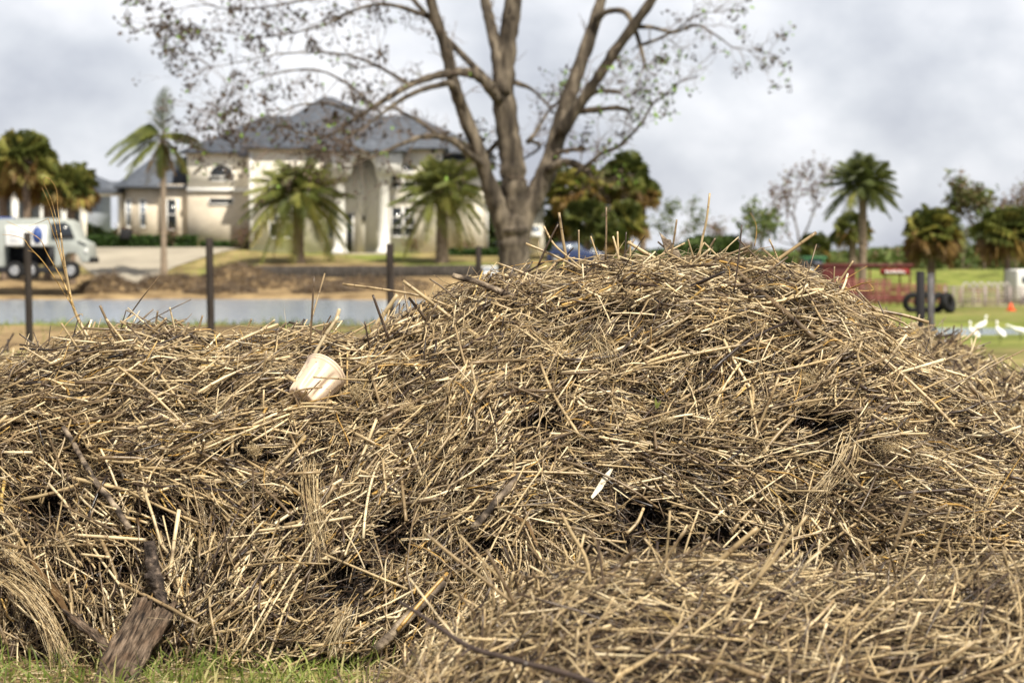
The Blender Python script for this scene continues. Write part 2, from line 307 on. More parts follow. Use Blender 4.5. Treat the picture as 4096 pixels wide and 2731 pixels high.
def ground_mat():
    m = bpy.data.materials.new('ground'); m.use_nodes = True; t = m.node_tree; l = t.links.new; p = t.nodes['Principled BSDF']; p.inputs['Roughness'].default_value = .95; p.inputs['Specular IOR Level'].default_value = .1
    g = N(t, 'ShaderNodeNewGeometry'); n1 = N(t, 'ShaderNodeTexNoise'); n1.inputs['Scale'].default_value = .9; n1.inputs['Detail'].default_value = 8; l(g.outputs['Position'], n1.inputs['Vector'])
    n2 = N(t, 'ShaderNodeTexNoise'); n2.inputs['Scale'].default_value = 4; n2.inputs['Detail'].default_value = 8; l(g.outputs['Position'], n2.inputs['Vector'])
    def ramp(a, b, c, src):
        r = N(t, 'ShaderNodeValToRGB'); e = r.color_ramp.elements; e[0].position = .33; e[0].color = (*a, 1); e[1].position = .68; e[1].color = (*c, 1); q = e.new(.5); q.color = (*b, 1); l(src, r.inputs[0]); return r.outputs[0]
    br = ramp((.13,.085,.045), (.27,.19,.10), (.40,.29,.15), n1.outputs['Fac']); gr = ramp((.10,.11,.03), (.17,.20,.045), (.27,.27,.08), n1.outputs['Fac'])
    a = N(t, 'ShaderNodeAttribute'); a.attribute_name = 'green'
    s = N(t, 'ShaderNodeMath', operation='ADD'); l(a.outputs['Fac'], s.inputs[0]); l(n2.outputs['Fac'], s.inputs[1])
    mr = N(t, 'ShaderNodeMapRange'); mr.inputs[1].default_value = .75; mr.inputs[2].default_value = 1.15; l(s.outputs[0], mr.inputs[0])
    mx = N(t, 'ShaderNodeMix', data_type='RGBA'); l(mr.outputs[0], mx.inputs['Factor']); l(br, mx.inputs[6]); l(gr, mx.inputs[7]); l(mx.outputs[2], p.inputs['Base Color'])
    bp = N(t, 'ShaderNodeBump'); bp.inputs['Strength'].default_value = .6; bp.inputs['Distance'].default_value = .12; l(n2.outputs['Fac'], bp.inputs['Height']); l(bp.outputs[0], p.inputs['Normal'])
    return m
tag(link('ground', me, ground_mat()), kind='structure')
# water
wm = bpy.data.materials.new('water'); wm.use_nodes = True; t = wm.node_tree; p = t.nodes['Principled BSDF']
p.inputs['Base Color'].default_value = (.27,.33,.41,1); p.inputs['Roughness'].default_value = .16; p.inputs['IOR'].default_value = 1.6
g = N(t, 'ShaderNodeNewGeometry'); mpn = N(t, 'ShaderNodeMapping'); mpn.inputs['Scale'].default_value = (.8, 2.2, 1); n = N(t, 'ShaderNodeTexNoise'); n.inputs['Scale'].default_value = 2.2; n.inputs['Detail'].default_value = 5
bp = N(t, 'ShaderNodeBump'); bp.inputs['Strength'].default_value = .6; bp.inputs['Distance'].default_value = .05
t.links.new(g.outputs['Position'], mpn.inputs[0]); t.links.new(mpn.outputs[0], n.inputs['Vector']); t.links.new(n.outputs['Fac'], bp.inputs['Height']); t.links.new(bp.outputs[0], p.inputs['Normal'])
b = MB(); b.add([(-200, 48, WATER_Z), (200, 48, WATER_Z), (200, 96, WATER_Z), (-200, 96, WATER_Z)], [(0,1,2,3)]); tag(b.build('water', wm), kind='structure')
# driveway, draped on the slope from the house to the bank
def drape(name, rows, mt, up=.05, nx=10):
    V = []; rows2 = []
    for (ya, xa0, xa1), (yb, xb0, xb1) in zip(rows[:-1], rows[1:]):
        for k in range(6): t = k/6; rows2.append((ya+(yb-ya)*t, xa0+(xb0-xa0)*t, xa1+(xb1-xa1)*t))
    rows2.append(rows[-1])
    for y, x0, x1 in rows2:
        for i in range(nx+1):
            x = x0+(x1-x0)*i/nx; V.append((x, y, float(ground(x, y))+up))
    n = nx+1; Fq = [(r*n+i, r*n+i+1, (r+1)*n+i+1, (r+1)*n+i) for r in range(len(rows2)-1) for i in range(nx)]
    me = np_mesh(name, V, [i for f in Fq for i in f], [4]*len(Fq)); return tag(link(name, me, mt), kind='structure')
drape('driveway', [(97, XU(505,97), XU(600,97)), (101, XU(470,101), XU(590,101)), (105, XU(400,105), XU(600,105)), (110, XU(330,110), XU(700,110)), (115, XU(250,115), XU(880,115)), (119, XU(200,119), XU(1000,119))], M['concrete'])

# ------------------------------------------------------------------ reed heaps
prof_d = [(-300,930),(-120,890),(0,858),(60,825),(100,800),(200,772),(300,752),(400,750),(450,775),(520,782),(600,768),(700,762),(800,772),(850,772),(900,728),(1000,690),(1040,662),(1130,642),(1250,616),(1350,596),(1500,588),(1620,588),(1750,602),(1850,628),(1900,655),(1950,684),(2010,724),(2050,764),(2100,804),(2150,844),(2200,884),(2250,924),(2300,974),(2352,1034),(2480,1150),(2620,1280),(2800,1380)]
def crest_y(u): return 9.45 + .55*sst(1350, 1900, u) - .45*sst(3300, 4300, u)
cx_, cz_, cy_ = [], [], []
for du, dv in prof_d:
    u, v = du*1.7415, dv*1.7415 + 6 + 34*float(sst(3350, 3700, du*1.7415)); Yc = float(crest_y(u)); p = P(u, v, Yc); cx_.append(p[0]); cz_.append(max(p[2], .0)); cy_.append(Yc)
cx_ = [-4.6] + cx_ + [5.4]; cz_ = [0] + cz_ + [0]; cy_ = [9.4] + cy_ + [9.4]
HOLES = [(2760,2190,.30,.07),(2450,2190,.20,.06),(3080,2220,.2,.05),(1950,2180,.14,.05),(3290,1690,.16,.07),(420,2270,.16,.06),(2570,2040,.16,.08),(2180,1680,.15,.05),(180,2030,.14,.08),(640,2070,.13,.08),(1380,2330,.13,.10),(2480,1245,.22,.04),(1580,2130,.12,.10),(2900,2140,.16,.05),(1130,2050,.10,.09),(900,1570,.14,.04),(2650,2220,.15,.05),(1000,1790,.12,.05)]
def heap_main(x, y, holes=True):
    x = np.asarray(x, float); y = np.asarray(y, float)
    zc = np.interp(x, cx_, cz_); yc = np.interp(x, cx_, cy_); y0 = 7.84 + .12*np.sin(x*2.1) - .5*sst(1.2, 2.4, x)
    t = np.clip((y-y0)/(yc-y0), 0, 1); f = np.power(1-(1-t)**2, .80)
    t2 = np.clip((y-yc)/1.9, 0, 1); b = 1-t2**2
    z = zc*np.where(y < yc, f, b)
    amp = .12*np.sin(PI*np.clip(t, 0, 1))*np.clip(zc, 0, 1)
    return z + amp*snoise(x, y, 3.4, 31, 3) + .35*amp*snoise(x, y+3, 9, 32, 2) - .01
def heap_front(x, y):
    x = np.asarray(x, float); y = np.asarray(y, float)
    zc = np.interp(x, [-1.0, -.55, -.30, -.1, .2, .7, 1.2, 1.8, 2.4, 3.4, 4.2], [0, .06, .27, .42, .545, .56, .55, .60, .62, .5, 0]); yc = 6.65 + .12*np.sin(x*2) + .1*x
    tf = np.clip((yc-y)/2.7, 0, 1); tb = np.clip((y-yc)/1.25, 0, 1)
    z = zc*np.where(y < yc, 1-tf**2, 1-tb**1.6)
    fill = .30*sst(.6, 2.0, x)*sst(5, 6.5, y)*(1-sst(9, 10, y))
    z = np.maximum(z, fill)
    return z + .05*snoise(x, y, 3.0, 41, 3)*np.clip(z*3, 0, 1) - .01
def heap(x, y): return np.maximum(heap_main(x, y), heap_front(x, y))
def hitpt(u, v, fn, y0=4.6, y1=11.5):
    Ys = np.linspace(y0, y1, 1400); d = ray(u, v); tt = Ys/d[1]; X = d[0]*tt; Z = EYE + d[2]*tt
    k = np.nonzero(Z < fn(X, Ys))[0]
    if len(k) == 0: return None
    return np.array([X[k[0]], Ys[k[0]], Z[k[0]]])
HC = []
for (u, v, rx, rz) in HOLES:
    h = hitpt(u, v, heap_main)
    if h is not None: HC.append((h, rx*.8, rz*1.0))
def in_hole(p):
    m = np.zeros(len(p), bool)
    for h, rx, rz in HC: m |= (((p[:,0]-h[0])/rx)**2 + ((p[:,2]-h[2])/rz)**2 < 1*(1+.35*np.sin(p[:,0]*40)))&(np.abs(p[:,1]-h[1]) < .5)
    return m
def hole_d(x, y, z):
    d = np.zeros_like(x)
    for h, rx, rz in HC: d = np.maximum(d, np.exp(-(((x-h[0])/rx)**2 + ((z-h[2])/(rz*1.2))**2)*1.2)*(np.abs(y-h[1]) < .6))
    return d
def heap_base(name, fn, x0, x1, y0, y1, st=.04, sink=.17, holes=False):
    xs = np.arange(x0, x1, st); yy = np.arange(y0, y1, st); X, Y = np.meshgrid(xs, yy); Z = fn(X, Y) - sink
    Yp = Y.copy()
    if holes: hd = hole_d(X, Y, Z); Yp = Y + .26*hd; Z = Z - .06*hd
    n0, n1 = X.shape; I = np.arange(n0*n1).reshape(n0, n1); Q = np.stack([I[:-1,:-1], I[:-1,1:], I[1:,1:], I[1:,:-1]], -1).reshape(-1, 4)
    return np.stack([X, Yp, Z], -1).reshape(-1, 3), Q
def gradn(fn, x, y, e=.02):
    gx = (fn(x+e, y)-fn(x-e, y))/(2*e); gy = (fn(x, y+e)-fn(x, y-e))/(2*e); nn = np.stack([-gx, -gy, np.ones_like(gx)], -1); return nn/np.linalg.norm(nn, axis=1, keepdims=True)
def scatter(fn, n, x0, x1, y0, y1, zmin=.02, backw=.35, yback=9.9):
    X, Y = [], []; c = 0
    while c < n:
        x = RNG.uniform(x0, x1, n); y = RNG.uniform(y0, y1, n); nn = gradn(fn, x, y, .05); wt = 1/np.maximum(nn[:,2], .25); wt = np.where(y > yback, backw, wt)
        k = (RNG.uniform(0, 4, n) < wt) & (fn(x, y) > zmin); X.append(x[k]); Y.append(y[k]); c += k.sum()
    return np.concatenate(X)[:n], np.concatenate(Y)[:n]
def flow(x, z, big=True):
    th = .9*snoise(x, z*1.6, 2.0, 51, 2)
    down = sst(1.05, .35, z)*sst(.9, -.6, x)          # hangs down the left face
    th = th*1.1 + down*1.25*np.sign(snoise(x, z, 1.5, 52, 1)+.25)
    th = th - .45*sst(1.0, 2.3, x)*sst(.7, 1.2, z)    # right shoulder slides down to the right
    return th
def make_stalks(fn, n, box, lmin, lmax, rmin, rmax, depth, sig=.42, tones=None, k=4, tilt=.13, stick=.02, flowf=flow, bend=.03, backw=.35, yback=9.9, zmin=.02, holes=True, shift=False):
    x, y = scatter(fn, n, *box, backw=backw, yback=yback, zmin=zmin); z = fn(x, y); nn = gradn(fn, x, y, .05); C = np.stack([x, y, z], -1)
    if holes:
        kk = ~in_hole(C); C, nn, x, z = C[kk], nn[kk], x[kk], z[kk]; n = len(C)
    ex = np.array([1., 0, 0]); T1 = ex - nn*(nn@ex)[:, None]; T1 /= np.linalg.norm(T1, axis=1, keepdims=True); T2 = np.cross(nn, T1)
    th = flowf(x, z) + RNG.normal(0, sig, n)
    th = np.where(RNG.uniform(0, 1, n) < .22, RNG.uniform(0, PI, n), th)
    D = T1*np.cos(th)[:, None] + T2*np.sin(th)[:, None]
    ti = RNG.normal(0, tilt, n); st = RNG.uniform(0, 1, n) < stick; ti = np.where(st, RNG.uniform(.4, 1.2, n), ti)
    D = D*np.cos(ti)[:, None] + nn*np.sin(ti)[:, None]
    r01 = RNG.uniform(0, 1, n); Ln = lmin + (lmax-lmin)*r01**2.4; Rr = rmin + (rmax-rmin)*RNG.uniform(0, 1, n)**2.0
    Ln = np.where(st, np.minimum(Ln, .30), Ln)
    dep = RNG.uniform(depth[0], depth[1], n)
    C = C + nn*dep[:, None]
    s = np.linspace(-.5, .5, k)[None, :, None]; Bv = RNG.normal(0, bend, (n, 3)); Bv -= D*np.sum(Bv*D, 1)[:, None]
    # follow the curvature of the heap a little
    Pt = C[:, None] + D[:, None]*s*Ln[:, None, None] + Bv[:, None]*(1-4*s**2)*Ln[:, None, None]
    if k >= 4:
        kj = RNG.integers(1, k-1, n); an = np.where(RNG.uniform(0, 1, n) < .30, np.clip(RNG.normal(0, .45, n), -.8, .8), RNG.normal(0, .06, n)); pv = np.cross(D, RNG.normal(0, 1, (n, 3))); pv /= np.linalg.norm(pv, axis=1, keepdims=True)
        sj = np.linspace(-.5, .5, k)[None, :]; amt = np.clip(sj-np.take_along_axis(np.repeat(sj, n, 0), kj[:, None], 1), 0, 1)*Ln[:, None]*np.tan(an)[:, None]
        Pt = Pt + pv[:, None]*amt[..., None]
    if shift: hd = hole_d(Pt[:, :, 0], Pt[:, :, 1], Pt[:, :, 2]-.05); Pt[:, :, 1] += .24*hd; Pt[:, :, 2] -= .04*hd
    zz = fn(Pt[:, :, 0], Pt[:, :, 1]) if Ln.max() < 3 else None
    lo = (zz - .10) - Pt[:, :, 2]; Pt[:, :, 2] += np.clip(lo, 0, .3)*.6
    Rd = Rr[:, None]*np.linspace(1, .8, k)[None]
    tn = tones(n) if tones else RNG.uniform(0, 1, n)
    return Pt, Rd, tn
def tone_mix(n):
    u = RNG.uniform(0, 1, n); t = np.clip(RNG.normal(.60, .18, n), .12, .88)
    t = np.where(u < .13, RNG.uniform(.0, .20, n), t); t = np.where((u > .13) & (u < .27), RNG.uniform(.18, .4, n), t); t = np.where(u > .978, RNG.uniform(.90, 1, n), t); t = np.where((u > .90) & (u < .97), RNG.uniform(.80, .9, n), t)
    return t
def gap_shade_tone(n): return np.clip(RNG.normal(.08, .11, n), 0, .45)  # near-black tones paint the shade of the gaps into buried stalks
def join_mesh(name, parts, base=None):
    Vs, Ls, Ss, At, Al, Ms, Sm = [], [], [], [], [], [], []; off = 0
    for me in parts:
        nv = len(me.vertices); v = np.empty(nv*3, np.float32); me.vertices.foreach_get('co', v); l = np.empty(len(me.loops), np.int32); me.loops.foreach_get('vertex_index', l)
        s = np.empty(len(me.polygons), np.int32); me.polygons.foreach_get('loop_total', s); a = np.empty(nv, np.float32); me.attributes['tone'].data.foreach_get('value', a); b = np.empty(nv, np.float32); me.attributes['along'].data.foreach_get('value', b)
        sm = np.empty(len(s), bool); me.polygons.foreach_get('use_smooth', sm)
        Vs.append(v.reshape(-1, 3)); Ls.append(l+off); Ss.append(s); At.append(a); Al.append(b); Ms.append(np.zeros(len(s), np.int32)); Sm.append(sm); off += nv
        bpy.data.meshes.remove(me)
    if base is not None:
        for V, Q in (base if isinstance(base, list) else [base]):
            Vs.append(V); Ls.append(Q.ravel()+off); Ss.append(np.full(len(Q), 4)); At.append(np.zeros(len(V))); Al.append(np.zeros(len(V))); Ms.append(np.ones(len(Q), np.int32)); Sm.append(np.ones(len(Q), bool)); off += len(V)
    return np_mesh(name, np.concatenate(Vs), np.concatenate(Ls), np.concatenate(Ss), {'tone': np.concatenate(At), 'along': np.concatenate(Al)}, smooth=np.concatenate(Sm), mids=np.concatenate(Ms))
BX = (-3.3, 3.5, 7.75, 11.3)
pa = []
for args in [dict(n=24000, lmin=.05, lmax=.34, rmin=.0015, rmax=.0046, depth=(-.19, -.08), k=3, sides=4, tones=gap_shade_tone, holes=False, shift=True),
             dict(n=10000, lmin=.05, lmax=.32, rmin=.0016, rmax=.0048, depth=(-.09, -.035), k=4, sides=4, tones=lambda n: tone_mix(n)*.60),  # middle layer darkened as well, a weaker painted gap shade
             dict(n=19000, lmin=.04, lmax=.28, rmin=.0016, rmax=.0050, depth=(-.035, .010), k=4, sides=5, tilt=.18),
             dict(n=9000, lmin=.012, lmax=.07, rmin=.001, rmax=.0034, depth=(-.05, .006), k=3, sides=4, sig=1.0, tilt=.4),
             dict(n=8000, lmin=.10, lmax=.46, rmin=.0026, rmax=.0064, depth=(-.04, .018), k=5, sides=6),
             dict(n=1000, lmin=.20, lmax=.7, rmin=.0040, rmax=.0090, depth=(-.02, .016), k=6, sides=7, stick=.05)]:
    sd_ = args.pop('sides'); nn_ = args.pop('n'); l_ = {a: args.pop(a) for a in ('lmin', 'lmax', 'rmin', 'rmax', 'depth')}
    Pt, Rd, tn = make_stalks(heap_main, nn_, BX, tones=args.pop('tones', tone_mix), **l_, **args); pa.append(tubes('s', Pt, Rd, sd_, tn))
Pt, Rd, tn = make_stalks(heap_main, 520, (-3.0, 2.4, 9.15, 10.2), .10, .30, .0018, .0048, (-.03, 0), tones=tone_mix, k=4, stick=1.0, zmin=.9); pa.append(tubes('s', Pt, Rd, 6, tn))
# fine fibres and flat leaf blades
Pt, Rd, tn = make_stalks(heap_main, 26000, BX, .05, .30, .0006, .0012, (-.05, .018), tones=tone_mix, k=4, bend=.14, tilt=.25, sig=.9); pa.append(tubes('s', Pt, Rd, 3, tn, caps=False))
Pt, Rd, tn = make_stalks(heap_main, 8500, BX, .06, .34, .0028, .0075, (-.05, .012), tones=lambda n: RNG.choice([.5, .62, .72, .8, .86, .93], n), k=5, bend=.12, tilt=.2, sig=.6); Rd *= np.array([.5, 1, 1, .8, .15])[None]; pa.append(tubes('s', Pt, Rd, 4, tn, flat=.12, caps=False))
gfn = lambda x, y: ground(x, y)+.012
Pt, Rd, tn = make_stalks(gfn, 2600, (-3, .3, 6.7, 8.1), .03, .25, .001, .004, (0, .02), tones=tone_mix, k=4, zmin=-9, holes=False, sig=1.0); pa.append(tubes('s', Pt, Rd, 4, tn))
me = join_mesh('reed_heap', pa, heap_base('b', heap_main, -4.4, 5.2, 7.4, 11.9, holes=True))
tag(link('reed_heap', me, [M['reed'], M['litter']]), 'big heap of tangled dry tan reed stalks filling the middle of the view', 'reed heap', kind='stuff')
BF = (-.95, 3.3, 4.7, 7.9); pa = []
def flow2(x, z): return .9*snoise(x, z*2, 2.4, 77, 2)+.1
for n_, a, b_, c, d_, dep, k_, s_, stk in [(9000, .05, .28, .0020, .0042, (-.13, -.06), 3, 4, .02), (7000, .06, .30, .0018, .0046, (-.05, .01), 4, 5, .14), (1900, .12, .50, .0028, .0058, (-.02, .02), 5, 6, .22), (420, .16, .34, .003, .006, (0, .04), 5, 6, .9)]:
    Pt, Rd, tn = make_stalks(heap_front, n_, BF, a, b_, c, d_, dep, tones=(gap_shade_tone if k_ == 3 and s_ == 4 else lambda n: np.clip(tone_mix(n)+.04, 0, .9)), k=k_, stick=stk, flowf=flow2, sig=.8, tilt=.2, yback=7.3, backw=.8, holes=False); pa.append(tubes('s', Pt, Rd, s_, tn))  # upper stalks lightened: the mound's sunlit look is painted into their tone
Pt, Rd, tn = make_stalks(heap_front, 8000, BF, .05, .25, .0005, .0011, (-.03, .03), tones=tone_mix, k=4, bend=.14, tilt=.35, sig=1.2, flowf=flow2, yback=7.5, holes=False); pa.append(tubes('s', Pt, Rd, 3, tn, caps=False))
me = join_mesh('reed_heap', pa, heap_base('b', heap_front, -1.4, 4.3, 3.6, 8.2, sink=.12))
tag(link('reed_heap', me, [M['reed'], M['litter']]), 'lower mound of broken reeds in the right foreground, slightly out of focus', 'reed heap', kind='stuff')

# farther heaps
def bump_heap(cx0, cy0, rx, ry, h, seed):
    def fn(x, y):
        x = np.asarray(x, float); y = np.asarray(y, float)
        d = ((x-cx0)/rx)**2 + ((y-cy0)/ry)**2
        return ground(x, y) + h*np.clip(1-d, 0, 1)**.8*(1+.25*snoise(x, y, 2.2/max(rx, .5)*1.5, seed, 3)) - .02
    return fn
def far_heap(cx0, cy0, rx, ry, h, seed, label, n=2500, ls=(.1, .6), rs=(.003, .008), cat='reed heap', group=None, tone=tone_mix):
    fn = bump_heap(cx0, cy0, rx, ry, h, seed); bx = (cx0-rx, cx0+rx, cy0-ry, cy0+ry)
    x = RNG.uniform(bx[0], bx[1], n); y = RNG.uniform(bx[2], bx[3], n); k = ((x-cx0)/rx)**2+((y-cy0)/ry)**2 < 1; x, y = x[k], y[k]; n = len(x)
    C = np.stack([x, y, fn(x, y)], -1); D = RNG.normal(0, 1, (n, 3))*np.array([1, 1, .45]); D /= np.linalg.norm(D, axis=1, keepdims=True); Ln = RNG.uniform(*ls, n)
    s = np.linspace(-.5, .5, 3)[None, :, None]; Pt = C[:, None] + D[:, None]*s*Ln[:, None, None]; Rd = RNG.uniform(*rs, n)[:, None]*np.ones((1, 3))
    V, Q = heap_base('b', fn, cx0-rx-.1, cx0+rx+.1, cy0-ry-.1, cy0+ry+.1, st=max(rx, ry)/26, sink=.01)
    me = join_mesh('reed_heap', [tubes('s', Pt, Rd, 4, tone(n))], (V, Q))
    return tag(link('reed_heap', me, [M['reed'], M['brownlitter']]), label, cat, group, kind='stuff')
M['brownlitter'] = mat('brown_litter', ramp=[(.33, (.07,.045,.025)), (.5, (.17,.115,.06)), (.68, (.30,.21,.11))], nscale=4, rough=.95, bump=.8, bscale=14)
far_heap(3.22, 16.2, .88, 1.3, .90, 1, 'blurred golden reed heap behind the right shoulder of the big heap', 5500)
far_heap(3.85, 14.8, 1.0, 1.3, .66, 2, 'low blurred reed heap at the right edge, below the egrets', 5000)
far_heap(-4.1, 15.5, 1.1, 1.4, .85, 4, 'blurred brown reed heap at the left edge behind the big heap', 3500)
far_heap(-3.9, 25.5, .8, .9, .55, 6, 'small blurred brown mound of debris near the second fence post', 1200)
far_heap(-3.0, 19.0, .9, 1.0, .55, 7, 'blurred tan reed tuft heap beside the third fence post', 1500)
brown = lambda n: np.clip(RNG.normal(.27, .12, n), .05, .55)
for (u, v, Y, rx, h, lb) in [(430,1112,95,1.5,.85,'rounded brown debris mound beside the truck'), (940,1085,101,2.0,.75,'brown debris mound against the left end of the retaining wall'), (690,1125,98,1.9,.55,'low brown debris mound right of the driveway foot'),
                         (1120,1130,99,2.6,.50,'long brown debris mound below the retaining wall, between the first palm and the water'), (880,1150,94.5,1.7,.40,'small brown mound on the far shore behind the second fence post'), (1500,1140,98,2.8,.35,'flat brown debris mound on the far shore by the third fence post'), (1300,1165,95,1.6,.30,'lowest brown debris mound near the far waterline')]:
    far_heap(XU(u, Y), Y, rx, rx*.7, h, int(u), lb, 1100, (.2, .8), (.008, .02), 'debris mound', 'debris mounds on the far bank', brown)

# ------------------------------------------------------------------ single stalks that can be told apart
def hero(pts, px, tone, label, on='main', name='reed_stalk', cat='reed stalk', mt='reed', off=.03, Y=None, group=None, taper=.85, sides=7, wob=0, sub=4):
    fn = {'main': heap_main, 'front': heap_front}[on]; dep = []
    for (u, v) in pts:
        if Y is not None: dep.append(Y); continue
        h = hitpt(u, v, fn); dep.append(None if h is None or (on == 'front' and h[1] > 7.3) else h[1] - off)
    if Y is None:
        kn = [i for i, d in enumerate(dep) if d is not None]
        if not kn: kn = [len(pts)-1]; dep[-1] = 9.6 if on == 'main' else 6.5
        dep = [d if d is not None else dep[min(kn, key=lambda j: abs(j-i))] for i, d in enumerate(dep)]
        if max(dep)-min(dep) > .8: m = np.mean(dep); dep = [m + (d-m)*.5 for d in dep]
    W = [P(u, v, d) for (u, v), d in zip(pts, dep)]; r = px/F*np.mean(dep)/2
    rd = [r*(1-(1-taper)*i/(len(W)-1)) for i in range(len(W))][::-1]     # first point is the free, thinner end
    me = poly_tube(name, W, rd, sides, tone, sub=sub, wob=wob*r); o = link(name, me, M[mt]); return tag(o, label, cat, group)
G1 = 'reed stalks standing out of the crest of the big heap'; G2 = 'reed stalks lying across the face of the big heap'; G3 = 'reed stalks poking up from the foreground mound'; G4 = 'reed stalks around the cream bucket'; G5 = 'reed stalks sticking up from the left hump'
